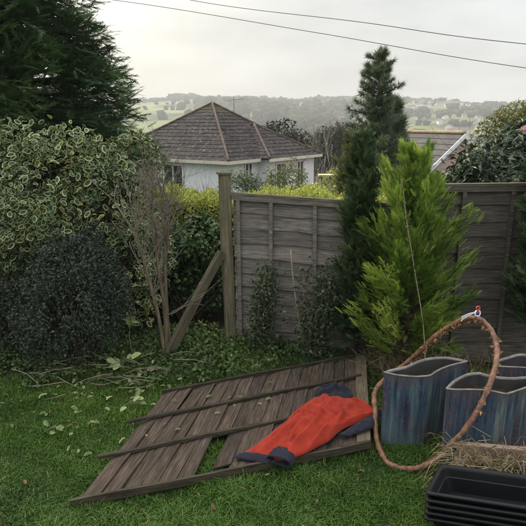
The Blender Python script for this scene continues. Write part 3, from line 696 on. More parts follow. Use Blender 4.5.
# ------------------------------------------------------------------ fences
def board_mesh(L, Wd, T, seed, wav, m_, seg=14, taper=0.):
    """lapped waney board: x along, z up, y thickness"""
    r = np.random.default_rng(seed); g = Geo(); xs_ = np.linspace(0, L, seg); V = []
    ph = r.uniform(0, 6.28, 4)
    for x in xs_:
        lo = wav * (math.sin(x * 5 + ph[0]) + .6 * math.sin(x * 13 + ph[1])); bow = .004 * math.sin(x * 4 + ph[2])
        hi = wav * .3 * math.sin(x * 6 + ph[3])
        V += [(x, bow - T / 2, lo), (x, bow + T / 2, lo), (x, bow + T / 2 * (1 - taper), Wd + hi), (x, bow - T / 2 * (1 - taper), Wd + hi)]
    F = [(4 * i + j, 4 * i + (j + 1) % 4, 4 * i + 4 + (j + 1) % 4, 4 * i + 4 + j) for i in range(seg - 1) for j in range(4)]
    F = [tuple(f_[::-1]) for f_ in F]
    F += [(0, 1, 2, 3), (4 * seg - 1, 4 * seg - 2, 4 * seg - 3, 4 * seg - 4)]
    g.add(V, F); return g.mesh('board', m_)
def fence_panel(A, B, ztopA, ztopB, label, wood, capm, battens, nb=10, cap=True):
    A = np.array(A, float); B = np.array(B, float); L = np.linalg.norm(B - A); ang = math.atan2(B[1] - A[1], B[0] - A[0])
    tilt = math.atan2(ztopB - ztopA, L)
    t_ = thing('lap_fence', (A[0], A[1], 0), label, 'fence', None, (0, R(-.8), ang))
    bm = [board_mesh(L, .195, .016, 50 + i, .007, wood) for i in range(6)]
    step = (ztopA - .07) / nb
    for i in range(nb):
        o = link('board', bm[(i * 5 + 1) % 6], t_); o.location = (0, -.004 * rng.random(), .04 + i * step); o.rotation_euler = (R(-6.2 + rng.normal() * .7), -tilt * (.55 + .5 * i / nb) + R(rng.normal() * .35), 0)
    for x in battens:
        g = Geo(); box(g, (0, 0, 0), (.038, .022, ztopA - .06)); o = link('batten', g.mesh('batten', wood), t_)
        o.location = (x, -.030, ztopA / 2 + (ztopB - ztopA) * x / L); o.rotation_euler = (0, R(rng.normal() * .6), 0)
    if cap:
        g = Geo(); box(g, (L / 2, 0, 0), (L + .02, .065, .028)); o = link('capping_rail', g.mesh('capping_rail', capm), t_); o.location = (0, -.01, ztopA + .006); o.rotation_euler = (0, -tilt, 0)
        g = Geo(); box(g, (L / 2, 0, 0), (L, .02, .045)); o = link('top_rail', g.mesh('top_rail', wood), t_); o.location = (0, -.032, ztopA - .034); o.rotation_euler = (0, -tilt, 0)
    return t_
fence_panel((-.29, 5.43), (1.46, 5.03), 1.66, 1.565, 'leaning grey lap board fence panel between the mossy post and the narrow conifer', M['fence'], M['cap'], (.06, .40, .86, 1.3, 1.72))
fence_panel((1.50, 5.0), (3.35, 4.98), 1.79, 1.79, 'dark lap board fence panel at the right behind the lime green conifer', M['fencedark'], M['cap'], (.03, .42, .88, 1.35, 1.8), 11)
def post(loc, h, w, label, rotz):
    t_ = thing('fence_post', loc, label, 'post', None, (0, R(-1.2), rotz)); g = Geo()
    zs = np.linspace(0, h, 9); V = []
    for z in zs:
        k = w / 2 * (1 + .02 * math.sin(z * 9)); c_ = .012
        for x, y in ((-k, -k + c_), (-k + c_, -k), (k - c_, -k), (k, -k + c_), (k, k - c_), (k - c_, k), (-k + c_, k), (-k, k - c_)): V.append((x + .004 * math.sin(z * 4), y, z))
    F = [(8 * i + j, 8 * i + (j + 1) % 8, 8 * i + 8 + (j + 1) % 8, 8 * i + 8 + j) for i in range(8) for j in range(8)]
    g.add(V, F); g.F.append(np.array([[64 + j for j in range(8)]])); link('shaft', g.mesh('shaft', M['post']), t_)
    g = Geo(); k = w / 2 + .012; V = [(-k, -k, 0), (k, -k, 0), (k, k, 0), (-k, k, 0), (-k, -k, .02), (k, -k, .02), (k, k, .02), (-k, k, .02), (0, 0, .035)]
    g.add(V, [(3, 2, 1, 0), (0, 1, 5, 4), (1, 2, 6, 5), (2, 3, 7, 6), (3, 0, 4, 7)]); g.F.append(np.array([(4, 5, 8), (5, 6, 8), (6, 7, 8), (7, 4, 8)]))
    o = link('post_cap', g.mesh('post_cap', M['post']), t_); o.location = (0, 0, h + .001)
post((-.36, 5.46, -.02), 1.88, .115, 'tall mossy square fence post at the end of the leaning panel', R(14))
post((1.46, 5.10, -.02), 1.78, .09, 'fence post between the two panels behind the lime green conifer', 0)
# leaning timber
t_ = thing('leaning_timber', (-1.02, 4.95, 0), 'old rough timber leaning diagonally against the mossy post', 'timber')
a = np.array((-1.02, 4.95, -.03)); b_ = np.array((-.43, 5.37, 1.06)); d = unit(b_ - a); L = np.linalg.norm(b_ - a)
x_ = d; y_ = unit(np.cross([0, 0, 1.], x_)); z_ = np.cross(x_, y_); g = Geo()
V = []; F = []
for i, s in enumerate(np.linspace(0, 1, 10)):
    hw, hh = .034 + .003 * math.sin(s * 9), .045 - .008 * s
    for (p, q) in ((-1, -1), (1, -1), (1, 1), (-1, 1)): V.append((s * L, p * hw, q * hh + .012 * math.sin(s * 3.1)))
F = [(4 * i + j, 4 * i + (j + 1) % 4, 4 * i + 4 + (j + 1) % 4, 4 * i + 4 + j) for i in range(9) for j in range(4)] + [(3, 2, 1, 0), (36, 37, 38, 39)]
g.add(V, F); o = link('beam', g.mesh('beam', M['prop']), t_)
from mathutils import Matrix
o.matrix_local = Matrix(np.column_stack([np.vstack([np.column_stack([x_, y_, z_]), np.zeros((1, 3))]), np.append(a - np.array(t_.location), 1)]).tolist())
g = Geo(); g.add(np.array([(-.42, 5.385, 1.09), (-.36, 5.385, 1.09), (-.36, 5.392, 1.13), (-.42, 5.392, 1.13), (-.42, 5.40, 1.09), (-.36, 5.40, 1.09), (-.36, 5.40, 1.13), (-.42, 5.40, 1.13)]), [(0, 1, 2, 3), (7, 6, 5, 4), (0, 4, 5, 1), (1, 5, 6, 2), (2, 6, 7, 3), (3, 7, 4, 0)])
# pale cane
t_ = Geo(); tube(t_, spline([(.28, 5.17, 1.13), (.31, 5.12, .8), (.37, 5.05, .42), (.48, 5.0, -.02)], 14), .007, 6)
tag(t_.build('garden_cane', M['cane'], None, True), 'thin pale bent cane leaning on the fence between two small shrubs', 'cane')
# dry flower stalk in front of the golden conifer
t_ = thing('dry_stalk', (1.42, 4.2, 0), 'tall dry brown flower stalk in front of the lime green conifer', 'plant')
g = Geo(); sp = spline([(1.44, 4.2, -.01), (1.37, 4.2, .65), (1.25, 4.2, 1.2), (1.16, 4.2, 1.6), (1.10, 4.2, 1.93)], 40); tube(g, sp, np.linspace(.006, .0025, 40), 5); g.build('stalk', M['cane'], t_, True)
g = Geo(); k = rng.integers(14, 40, 90); scatter(g, leaf_simple(.6), sp[k], rdir(90), rdir(90), rng.uniform(.012, .024, 90), rng.random(90) * .6); tag(g.build('seed_heads', M['straw'], t_), kind='stuff')

# ------------------------------------------------------------------ fallen fence panel
t_ = thing('fallen_fence_panel', (-1.173, 2.837, 0), 'brown fence panel lying flat and racked on the lawn', 'fence')
org = np.array(t_.location)
NB = 17
def zpan(u, w_): return .045 + .035 * u + .02 * w_
for i in range(NB):
    u0 = i / NB; u1 = (i + 1.16) / NB
    if i == NB - 1: u1 = 1.0
    segs = [(.01, .99)]
    if i == 6: segs = [(.34, .99)]
    if i == 7: segs = [(.05, .985)]
    if i == 11: segs = [(.015, .985)]
    for w0, w1 in segs:
        g = Geo(); V = []; ns = 9; jt = rng.normal(size=2) * .004; sk = rng.normal() * .006
        for k in range(ns):
            w_ = w0 + (w1 - w0) * k / (ns - 1); wb = .006 * math.sin(w_ * 7 + i * 2.1)
            a = bl((u0 + sk * w_, w_)); b_ = bl((u1 - .004 + sk * w_, w_)); z0 = zpan(u0, w_) + jt[0] + wb; z1 = zpan(u1, w_) + .011 + jt[1] + wb * .5
            V += [(*a, z0), (*b_, z1), (*b_, z1 - .011), (*a, z0 - .011)]
        F = [(4 * k + j, 4 * k + (j + 1) % 4, 4 * k + 4 + (j + 1) % 4, 4 * k + 4 + j) for k in range(ns - 1) for j in range(4)]
        F = [f_[::-1] for f_ in F] + [(0, 1, 2, 3), (4 * ns - 1, 4 * ns - 2, 4 * ns - 3, 4 * ns - 4)]
        V = np.array(V); c = V.mean(0); e2 = bl((u0, 1)) - bl((u0, 0)); an = math.atan2(e2[1], e2[0])
        ca, sa = math.cos(-an), math.sin(-an); V2 = V - c; V2 = np.stack([V2[:, 0] * ca - V2[:, 1] * sa, V2[:, 0] * sa + V2[:, 1] * ca, V2[:, 2]], 1)
        g.add(V2, F); o = link('board', g.mesh('board', M['fallen']), t_); o.location = c - org; o.rotation_euler = (0, 0, an)
def rail(uA, uB, wA, wB, wd, ht, z0, name, m_, lift=0):
    p = [np.append(bl((u, w_)), zpan(min(max(u, 0), 1), w_)) for u, w_ in zip(np.linspace(uA, uB, 9), np.linspace(wA, wB, 9))]
    p = np.array(p); d = p[-1] - p[0]; an = math.atan2(d[1], d[0]); side = np.array([-math.sin(an), math.cos(an), 0]); V = []
    for i, q in enumerate(p):
        j = .004 * math.sin(i * 1.7 + wA * 9); q = q + (0, 0, z0 + lift * i / 8 + j)
        V += [q - side * wd / 2, q + side * wd / 2, q + side * wd / 2 + (0, 0, ht), q - side * wd / 2 + (0, 0, ht)]
    F = [(4 * k + j, 4 * k + 4 + j, 4 * k + 4 + (j + 1) % 4, 4 * k + (j + 1) % 4) for k in range(8) for j in range(4)] + [(0, 1, 2, 3), (35, 34, 33, 32)]
    F = [tuple(f_[::-1]) for f_ in F]
    V = np.array(V); c = V.mean(0); ca, sa = math.cos(-an), math.sin(-an); V2 = V - c; V2 = np.stack([V2[:, 0] * ca - V2[:, 1] * sa, V2[:, 0] * sa + V2[:, 1] * ca, V2[:, 2]], 1)
    g = Geo(); g.add(V2, F); o = link(name, g.mesh(name, m_), t_); o.location = c - org; o.rotation_euler = (0, 0, an)
rail(-.02, 1.0, -.005, -.015, .020, .056, -.028, 'frame_rail', M['fallenrail'])
rail(-.05, .97, .335, .36, .030, .020, .016, 'batten', M['fallenrail'])
rail(-.05, .97, .665, .70, .030, .020, .016, 'batten', M['fallenrail'])
rail(-.01, 1.0, 1.0, 1.0, .022, .055, -.02, 'frame_rail', M['fallenrail'])
# end stile along the right side
g = Geo(); V = []
for k in range(9):
    w_ = k / 8; a = bl((.945, w_)); b_ = bl((1.0, w_)); z = zpan(1, w_) + .024
    V += [(*a, z), (*b_, z), (*b_, z - .02), (*a, z - .02)]
F = [tuple((4 * k + j, 4 * k + (j + 1) % 4, 4 * k + 4 + (j + 1) % 4, 4 * k + 4 + j)[::-1]) for k in range(8) for j in range(4)] + [(0, 1, 2, 3), (35, 34, 33, 32)]
V = np.array(V); c = V.mean(0); e2 = bl((1, 1)) - bl((1, 0)); an = math.atan2(e2[1], e2[0]); ca, sa = math.cos(-an), math.sin(-an); V2 = V - c
g.add(np.stack([V2[:, 0] * ca - V2[:, 1] * sa, V2[:, 0] * sa + V2[:, 1] * ca, V2[:, 2]], 1), F); o = link('end_stile', g.mesh('end_stile', M['stile']), t_); o.location = c - org; o.rotation_euler = (0, 0, an)

# ------------------------------------------------------------------ red and navy coat
coat = thing('coat', (.45, 3.6, .085), 'crumpled bright red coat with navy lining thrown on the fallen panel', 'coat')
def loft(Ls, Rs, Hs, nz_=70, na=46, amp=.012, sc=6., seed=0, zb=.085, folds=()):
    """cloth form between a left and a right outline, rounded on top with folds, flat beneath"""
    L_ = spline(Ls, nz_); R_ = spline(Rs, nz_); H_ = spline(np.array(Hs)[:, None], nz_)[:, 0]; V = []; F = []
    top = na * 3 // 4
    for i in range(nz_):
        c = (L_[i] + R_[i]) / 2; hw = (R_[i] - L_[i]) / 2
        for j in range(na):
            if j < top:
                th = math.pi * j / (top - 1); s_ = -math.cos(th); zz = (max(0., math.sin(th)) ** .75) * H_[i]
            else:
                s_ = 1 - 2 * (j - top + 1) / (na - top + 1); zz = 0
            p = c + hw * s_
            if j < top:
                w_ = math.sin(th)
                u = i / nz_
                f_ = fbm((p[0] * sc + seed, p[1] * sc, seed * .7), 1., 3) * amp
                f_ += 1.7 * amp * (max(0, 1 - 1.3 * abs(fbm((p[0] * sc * 1.5 + p[1] * sc * .5 + 7, p[1] * sc * .8 - p[0] * sc * .4 + seed, 1.7), 1., 2))) ** 3 - .25)
                for (x0, y0, x1, y1, hh, ww) in folds:
                    ddx, ddy = x1 - x0, y1 - y0; LL = math.hypot(ddx, ddy); tt = ((p[0] - x0) * ddx + (p[1] - y0) * ddy) / LL ** 2
                    dd_ = ((p[0] - x0) * ddy - (p[1] - y0) * ddx) / LL + .012 * math.sin(tt * 5 + x0 * 9)
                    if -.2 < tt < 1.2:
                        en = max(0, min(1, (tt + .2) / .35, (1.2 - tt) / .35)); k_ = dd_ / (ww * .8)
                        f_ += 1.35 * hh * en * (math.exp(-k_ * k_ * (2.2 if k_ > 0 else .6)) - .35 * math.exp(-(k_ - 1.3) ** 2 * 1.5))
                zz = max(0.004, zz + f_ * w_); p = p + unit(hw) * fbm((u * 9 + seed, s_ * 2, 4.), 1., 2) * .010 * abs(s_)
            V.append((p[0], p[1], zb + .045 * (p[0] + .2) * .9 + zz))
    for i in range(nz_ - 1):
        for j in range(na): F.append((i * na + j, i * na + (j + 1) % na, (i + 1) * na + (j + 1) % na, (i + 1) * na + j))
    return V, F, na, nz_
def cloth_part(name, m_, *a, **k):
    V, F, na, n_ = loft(*a, **k); g = Geo(); g.add(V, F); g.F.append(np.array([list(range(na))[::-1]])); g.F.append(np.array([list(range((n_ - 1) * na, n_ * na))]))
    return g.build(name, m_, coat, True)
A2 = lambda *p: [np.array(q) for q in p]
cloth_part('body', M['redcloth'], A2((-.15, 3.27), (.0, 3.43), (.14, 3.60), (.27, 3.80), (.37, 3.93), (.45, 4.02), (.52, 4.01)),
           A2((.15, 3.185), (.27, 3.235), (.46, 3.37), (.60, 3.53), (.80, 3.65), (.93, 3.76), (.80, 3.84)), [.025, .055, .08, .09, .08, .06, .03], 120, 84, .010, 9., folds=[(.50, 3.95, .05, 3.33, .030, .028), (.60, 3.90, .20, 3.25, .026, .024), (.70, 3.80, .36, 3.30, .030, .026), (.88, 3.74, .50, 3.45, .028, .026), (.40, 3.88, .12, 3.52, .020, .02), (.62, 3.62, .44, 3.42, .024, .02), (.30, 3.55, .16, 3.3, .02, .016), (.52, 3.70, .66, 3.56, .018, .018), (.72, 3.88, .90, 3.70, .02, .02), (.36, 3.66, .5, 3.6, .014, .016)])
cloth_part('hood', M['navycloth'], A2((.43, 3.99), (.45, 4.10), (.50, 4.19)), A2((.71, 3.87), (.76, 3.99), (.75, 4.14)), [.06, .085, .025], 60, 50, .009, 12., 5, folds=[(.46, 4.02, .70, 4.0, .02, .03), (.50, 4.13, .74, 4.06, .022, .03), (.60, 3.98, .64, 4.16, .018, .026)])
cloth_part('hem', M['navycloth'], A2((-.215, 3.235), (-.18, 3.265), (-.145, 3.285)), A2((.02, 3.155), (.055, 3.175), (.08, 3.205)), [.012, .028, .022], 16, 30, .004, 9., 8)
cloth_part('sleeve_lining', M['navycloth'], A2((.56, 3.47), (.72, 3.60), (.85, 3.74)), A2((.62, 3.44), (.82, 3.54), (.95, 3.74)), [.015, .035, .035], 30, 30, .008, 9., 11)
# open cuff: a ring of navy cloth with a hollow
g = Geo(); V = []; F = []
cc = np.array((.115, 3.185, .10)); ax = unit(np.array((.35, .85, 0))); sx = np.array((ax[1], -ax[0], 0)); n_ = 26
for k, (dpt, rr) in enumerate(((.10, 1.06), (-.02, 1.12), (-.035, 1.04), (-.02, .92), (.03, .82))):
    for j in range(n_):
        a = 2 * math.pi * j / n_; V.append(cc + ax * dpt + sx * .085 * rr * math.cos(a) + np.array((0, 0, 1)) * (.046 * rr * max(math.sin(a), -.35) + .004 * math.sin(3 * a)))
F = [(k * n_ + j, k * n_ + (j + 1) % n_, (k + 1) * n_ + (j + 1) % n_, (k + 1) * n_ + j) for k in range(4) for j in range(n_)]
g.add(V, F); g.F.append(np.array([[4 * n_ + j for j in range(n_)]])); g.build('cuff', M['navycloth'], coat, True)

# ------------------------------------------------------------------ glazed planters
def planter(P, h, label, soilz, seed, corners=()):
    Q = []
    for i, p in enumerate(P):
        if i in corners: pr, nx_ = P[i - 1], P[(i + 1) % len(P)]; Q += [p + (pr - p) * .2, p + (pr - p) * .04 + (nx_ - p) * .04, p + (nx_ - p) * .2]
        else: Q.append(p)
    P = spline(Q, 120, True); c = P.mean(0); t_ = thing('planter', (c[0], c[1], 0), label, 'planter', 'blue glazed wavy planters')
    q = P - c; n_ = len(q)
    tn = unit(np.roll(q, -1, 0) - np.roll(q, 1, 0)); area = np.sum(q[:, 0] * np.roll(q[:, 1], -1) - np.roll(q[:, 0], -1) * q[:, 1])
    nrm = np.stack([tn[:, 1], -tn[:, 0]], 1) * (1 if area > 0 else -1)
    def ring(sc_, off, z): return np.column_stack([q * sc_ + nrm * off, np.full(n_, z)])
    def strip(rings):
        g = Geo(); V = np.concatenate(rings); F = [(k * n_ + j, k * n_ + (j + 1) % n_, (k + 1) * n_ + (j + 1) % n_, (k + 1) * n_ + j) for k in range(len(rings) - 1) for j in range(n_)]
        if area < 0: F = [f_[::-1] for f_ in F]
        g.add(V, F); return g
    g = strip([ring(.965, 0, .0)] + [ring(.965 + .035 * (z / h) ** .8, 0, z) for z in np.linspace(.02, h - .011, 9)])
    g.build_l = None
    link('body', g.mesh('body', M['glaze'], smooth=True), t_)
    g = strip([ring(.998, .0, h - .013), ring(1, .003, h - .009), ring(1, .005, h - .004), ring(1, 0, h), ring(1, -.009, h - .001), ring(1, -.013, h - .008), ring(1, -.014, h - .016)])
    link('rim', g.mesh('rim', M['rim'], smooth=True), t_)
    g = strip([ring(1, -.013, h - .014), ring(1, -.015, h - .05), ring(.96, -.016, soilz - .01)]); link('inner_wall', g.mesh('inner_wall', M['innerglaze'], smooth=True), t_)
    g = Geo(); V = []; F = []
    rs = [ring(.965 * s_, -.021 * s_, soilz) for s_ in (1, .8, .55, .3, .1)]
    V = np.concatenate(rs); V[:, 2] += [.012 * fbm((x * 12, y * 12, seed)) for x, y, _ in V]
    F = [(k * n_ + j, k * n_ + (j + 1) % n_, (k + 1) * n_ + (j + 1) % n_, (k + 1) * n_ + j) for k in range(4) for j in range(n_)]
    if area < 0: F = [f_[::-1] for f_ in F]
    g.add(V, F); g.F.append(np.array([[4 * n_ + j for j in range(n_)][::1 if area > 0 else -1]])); link('soil', g.mesh('soil', M['soil']), t_)
planter(POT1, .6, 'blue glazed wavy sided planter nearest the fallen panel, standing inside the hoop', .50, 1, (0, 3, 6))
planter(POT2, .6, 'streaked blue and purple glazed wavy planter in front at the right, behind the hoop', .51, 2, (0, 4, 6, 10))
planter(POT3, .6, 'blue glazed wavy planter at the back, cut by the right edge', .50, 3, (0, 3, 5))

# ------------------------------------------------------------------ hoop
t_ = thing('hoop', (1.0, 3.2, 0), 'big brown peeling flexible pipe bent into a hoop around the planter', 'hoop')
HP = spline([(.875, 3.68, .19), (.855, 3.5, .06), (.875, 3.3, .028), (.937, 3.22, .024), (1.044, 3.19, .03), (1.164, 3.19, .08), (1.272, 3.19, .19), (1.415, 3.2, .395), (1.525, 3.25, .595), (1.636, 3.40, .75), (1.68, 3.55, .845), (1.655, 3.65, .92), (1.591, 3.72, .95), (1.498, 3.8, .888), (1.366, 3.9, .722), (1.267, 3.98, .548), (1.15, 4.02, .40), (1.0, 3.98, .30), (.90, 3.85, .25)], 150, True)
g = Geo(); tube(g, np.vstack([HP, HP[:1]]), np.array([.0195 + .002 * math.sin(i * 1.9) + .0012 * math.sin(i * .7) for i in range(151)]), 10, cap=False); g.build('pipe', M['hoop'], t_, True)
g = Geo(); k = np.concatenate([rng.integers(58, 122, 190), rng.integers(92, 120, 110)]); p = HP[k] + rdir(300) * (.02, .02, .016) + (0, 0, -.006)
scatter(g, leaf_simple(.7, .3), p, rdir(300) + (0, 0, -.7), rdir(300), rng.uniform(.016, .040, 300), rng.random(300)); tag(g.build('peeling_flakes', M['flake'], t_), kind='stuff')
top = HP[94] + (0, 0, .02)
peg = thing('clip', tuple(top), 'small white, purple and red plastic clip on top of the hoop', 'clip')
def ringgeo(c, r, tr, ax):
    g = Geo(); a = np.linspace(0, 6.2832, 25); ax = unit(np.array(ax, float)); u_ = unit(np.cross(ax, (0, 0, 1.))); v_ = np.cross(ax, u_)
    tube(g, c + r * (np.cos(a)[:, None] * u_ + np.sin(a)[:, None] * v_), tr, 8, cap=False); return g
ringgeo(top + (0, -.01, .02), .022, .006, (.3, -1, .2)).build('ring', M['white'], peg, True)
g = Geo(); tube(g, [top + (-.004, -.004, .02), top + (-.004, -.018, .018)], [.017, .015], 12); g.build('centre', M['purple'], peg, True)
ringgeo(top + (.0, -.01, .06), .013, .006, (.1, -1, .1)).build('red_loop', M['redclip'], peg, True)
g = Geo()
for dz in (.0, .014, .03): tube(g, spline([top + (.0, -.01, .03), top + (-.06, -.02, .025 - dz * .5), top + (-.125, -.03, .0 - dz)], 6), .0022, 5)
g.build('strings', M['white'], peg)

# ------------------------------------------------------------------ black troughs, stacked
def trough_mesh():
    """open planter box with rolled rim, tapered; local x long, y wide, rim top at z = 0"""
    def rr(lx, ly, z, rad=.03):
        out = []
        for cx, cy, a0 in ((lx / 2 - rad, ly / 2 - rad, 0), (-lx / 2 + rad, ly / 2 - rad, 90), (-lx / 2 + rad, -ly / 2 + rad, 180), (lx / 2 - rad, -ly / 2 + rad, 270)):
            for k in range(5): a = R(a0 + 22.5 * k); py = cy + rad * math.sin(a); out.append((cx + rad * math.cos(a) + .3 * py, py, z))
        return np.array(out)
    LX, LY, Hh = 1.0, .31, .155
    rings = [rr(LX - .16, LY - .11, -Hh), rr(LX - .06, LY - .055, -.022), rr(LX - .018, LY - .018, -.022), rr(LX - .002, LY - .002, -.016), rr(LX, LY, -.008), rr(LX - .008, LY - .008, -.001), rr(LX - .03, LY - .03, 0), rr(LX - .048, LY - .048, -.004), rr(LX - .056, LY - .056, -.02), rr(LX - .085, LY - .075, -.06), rr(LX - .10, LY - .09, -.063), rr(LX - .165, LY - .12, -Hh + .006)]
    return rings
RG = trough_mesh(); n_ = 20
def part(rings, capends):
    g = Geo(); V = np.concatenate(rings); F = [(k * n_ + j, k * n_ + (j + 1) % n_, (k + 1) * n_ + (j + 1) % n_, (k + 1) * n_ + j) for k in range(len(rings) - 1) for j in range(n_)]
    g.add(V, F)
    if capends: g.F.append(np.array([[j for j in range(n_)][::-1]])); g.F.append(np.array([[(len(rings) - 1) * n_ + j for j in range(n_)]]))
    return g
box_me = (lambda a: a)(Geo())
body_me = part(RG[:2] , False); body_me.F.append(np.array([[j for j in range(n_)][::-1]])); body_me = body_me.mesh('tray', M['blackplastic'], smooth=True)
inner = part(RG[8:], False); inner.F.append(np.array([[3 * n_ + j for j in range(n_)]])); inner_me = inner.mesh('inside', M['blackplastic'])
rim_me = part(RG[1:9], False).mesh('rim', M['blackplastic'], smooth=True)
words = ['topmost of the stack, open to view', 'second from the top', 'third from the top', 'fourth from the top', 'lowest of the stack']
TYAW = math.atan2(-.30, 1.0)
c0 = np.array((.93, 2.60)); ex = np.array((math.cos(TYAW), math.sin(TYAW))); ey = np.array((-ex[1], ex[0])); cen = c0 + ex * .545 + ey * .15
for i in range(5):
    t_ = thing('trough_planter', (cen[0] + rng.normal() * .002, cen[1] + rng.normal() * .002, .325 - .042 * i), 'black plastic trough planter at the bottom right, ' + words[i], 'planter', 'stacked black troughs', (0, R(-2.5), TYAW + rng.normal() * .004))
    link('tray', body_me, t_); link('rim', rim_me, t_)
    if i == 0: link('inside', inner_me, t_)

# terracotta trough with dry grass
t_ = thing('terracotta_trough', (1.72, 2.98, 0), 'low pale terracotta trough overgrown with dry grass behind the black planters', 'planter', None, (0, 0, R(-9)))
g = Geo()
for c, s in (((0, .13, .11), (.84, .03, .22)), ((0, -.06, .055), (.84, .03, .11)), ((-.41, .035, .07), (.03, .155, .14)), ((.41, .035, .10), (.03, .155, .20))): box(g, c, s)
link('walls', g.mesh('walls', M['terracotta']), t_)
g = Geo(); 
for c, s in (((0, .135, .233), (.88, .045, .022)), ((0, -.062, .122), (.88, .04, .022)), ((-.415, .035, .153), (.045, .148, .022)), ((.415, .035, .213), (.045, .148, .022))): box(g, c, s)
link('rim', g.mesh('rim', M['terracotta']), t_)
g = Geo(); box(g, (0, .035, .10), (.78, .15, .02)); link('soil', g.mesh('soil', M['soil']), t_)
def straw():
    g = Geo(); n = 1100; w = rng.random(n)
    x = np.where(w < .45, rng.normal(1.33, .09, n), rng.uniform(1.2, 2.1, n)); y = np.where(w < .45, rng.normal(2.99, .07, n), 3.02 - .15 * (x - 1.6) + rng.normal(size=n) * .07)
    z = np.where(w < .45, .0, .17); L = rng.uniform(.08, .26, n); d = unit(rng.normal(size=(n, 3)) * (1, .8, .35) + np.array((-.25, -.45, .35)))
    p = np.stack([x, y, z + .10 * rng.random(n)], 1); e_ = p + d * L[:, None]; e_[:, 2] = np.maximum(e_[:, 2] - .5 * L, .02)
    m_ = p + d * (L * .55)[:, None]; sd_ = unit(np.cross(d, rng.normal(size=(n, 3)))) * .0022
    V = np.stack([p - sd_, p + sd_, m_ + sd_, m_ - sd_, e_], 1).reshape(-1, 3); k = np.arange(n) * 5
    g.V.append(V); g.n = len(V); g.F.append(np.stack([k, k + 1, k + 2, k + 3], 1)); g.F.append(np.stack([k + 3, k + 2, k + 4], 1)); g.A.append(np.repeat(rng.random(n), 5)); g.E.append(np.zeros(5 * n))
    tag(g.build('dry_grass', M['straw']), 'straw coloured dry grass spilling round the terracotta trough', 'dry grass', kind='stuff')
    g = Geo(); n = 1100; w = rng.random(n) < .5
    x = np.where(w, rng.normal(1.27, .12, n), rng.normal(1.6, .22, n)); y = np.where(w, rng.normal(4.72, .10, n), rng.normal(4.3, .10, n)); L = rng.uniform(.15, .42, n) * np.where(w, .8, 1.35)
    d = unit(rng.normal(size=(n, 3)) * (.55, .45, .2) + np.array((0, 0, .8))); p = np.stack([x, y, .05 * rng.random(n)], 1); m_ = p + d * (L * .6)[:, None]
    e_ = m_ + unit(d + rng.normal(size=(n, 3)) * .45 - np.array((0, 0, .5))) * (L * .5)[:, None]; e_[:, 2] = np.maximum(e_[:, 2], .02); sd_ = unit(np.cross(d, rng.normal(size=(n, 3)))) * .002
    V = np.stack([p - sd_, p + sd_, m_ + sd_, m_ - sd_, e_], 1).reshape(-1, 3); k = np.arange(n) * 5
    g.V.append(V); g.n = len(V); g.F.append(np.stack([k, k + 1, k + 2, k + 3], 1)); g.F.append(np.stack([k + 3, k + 2, k + 4], 1)); g.A.append(np.repeat(rng.random(n) * .85, 5)); g.E.append(np.zeros(5 * n))
    tag(g.build('dead_stems', M['straw']), 'tangle of dead straw coloured stems behind the planters', 'dry grass', kind='stuff')
straw()

# ------------------------------------------------------------------ bungalow
U = np.array((.545, .838)); Vv = np.array((-.838, .545)); N1 = np.array((-1.6, 24.0)); ZE = .98; ZB = -2.2
def pt(u, v, z): q = N1 + U * u + Vv * v; return np.array((q[0], q[1], z))
bung = thing('bungalow', (-1.6, 24.0, -1.9), 'white walled bungalow with dark hipped tile roof beyond the hedge', 'house')
def roof_plane(g, A, B, C, D, course=.30, lift=.024):
    """lapped courses between eave A-B and top C-D (D above A)"""
    A, B, C, D = map(lambda q: np.array(q, float), (A, B, C, D)); h = np.linalg.norm((D + C) / 2 - (A + B) / 2); n_ = max(2, int(h / course))
    nr = unit(np.cross(B - A, D - A)); nr = nr if nr[2] > 0 else -nr; uvs = []
    ed = unit(B - A)
    for i in range(n_):
        s0, s1 = i / n_, (i + 1) / n_
        a0, b0, a1, b1 = A + (D - A) * s0, B + (C - B) * s0, A + (D - A) * s1, B + (C - B) * s1
        g.add([a0 + nr * lift, b0 + nr * lift, b1 + nr * .004, a1 + nr * .004, a0, b0], [(0, 1, 2, 3), (4, 5, 1, 0)])
        for q in (a0, b0, b1, a1): uvs.append((np.dot(q - A, ed), s0 * h if q is a0 or q is b0 else s1 * h))
        for q in (a0, b0, b0, a0): uvs.append((np.dot(q - A, ed), s0 * h))
    return uvs
def roof(name, planes, m_, parent):
    g = Geo(); uv = []
    for p in planes: uv += roof_plane(g, *p)
    me = g.mesh(name, m_, parent_world(parent)); l = me.uv_layers.new(name='UVMap'); l.data.foreach_set('uv', np.array(uv, np.float32).ravel()); return link(name, me, parent)
s = 7.4; AP = pt(s / 2, s / 2, 3.45); e_ = .35
c00, c10, c11, c01 = pt(-e_, -e_, ZE - .2), pt(s + e_, -e_, ZE - .2), pt(s + e_, s + e_, ZE - .2), pt(-e_, s + e_, ZE - .2)
wu0, wu1, wp = 2.5, 7.3, .55; WA = pt((wu0 + wu1) / 2, -wp + 2.4, 2.36); WB = pt((wu0 + wu1) / 2, s / 2, 2.36)
w0, w1 = pt(wu0 - .3, -wp - .35, ZE - .2), pt(wu1 + .3, -wp - .35, ZE - .2); v0, v1 = pt(wu0 - .3, s / 2, ZE - .2), pt(wu1 + .3, s / 2, ZE - .2)
rf = roof('roof', [(c01, c00, AP, AP), (c00, c10, AP, AP), (c10, c11, AP, AP), (c11, c01, AP, AP), (w0, w1, WA, WA), (v0, w0, WA, WB), (w1, v1, WB, WA)], M['tiles'], bung)
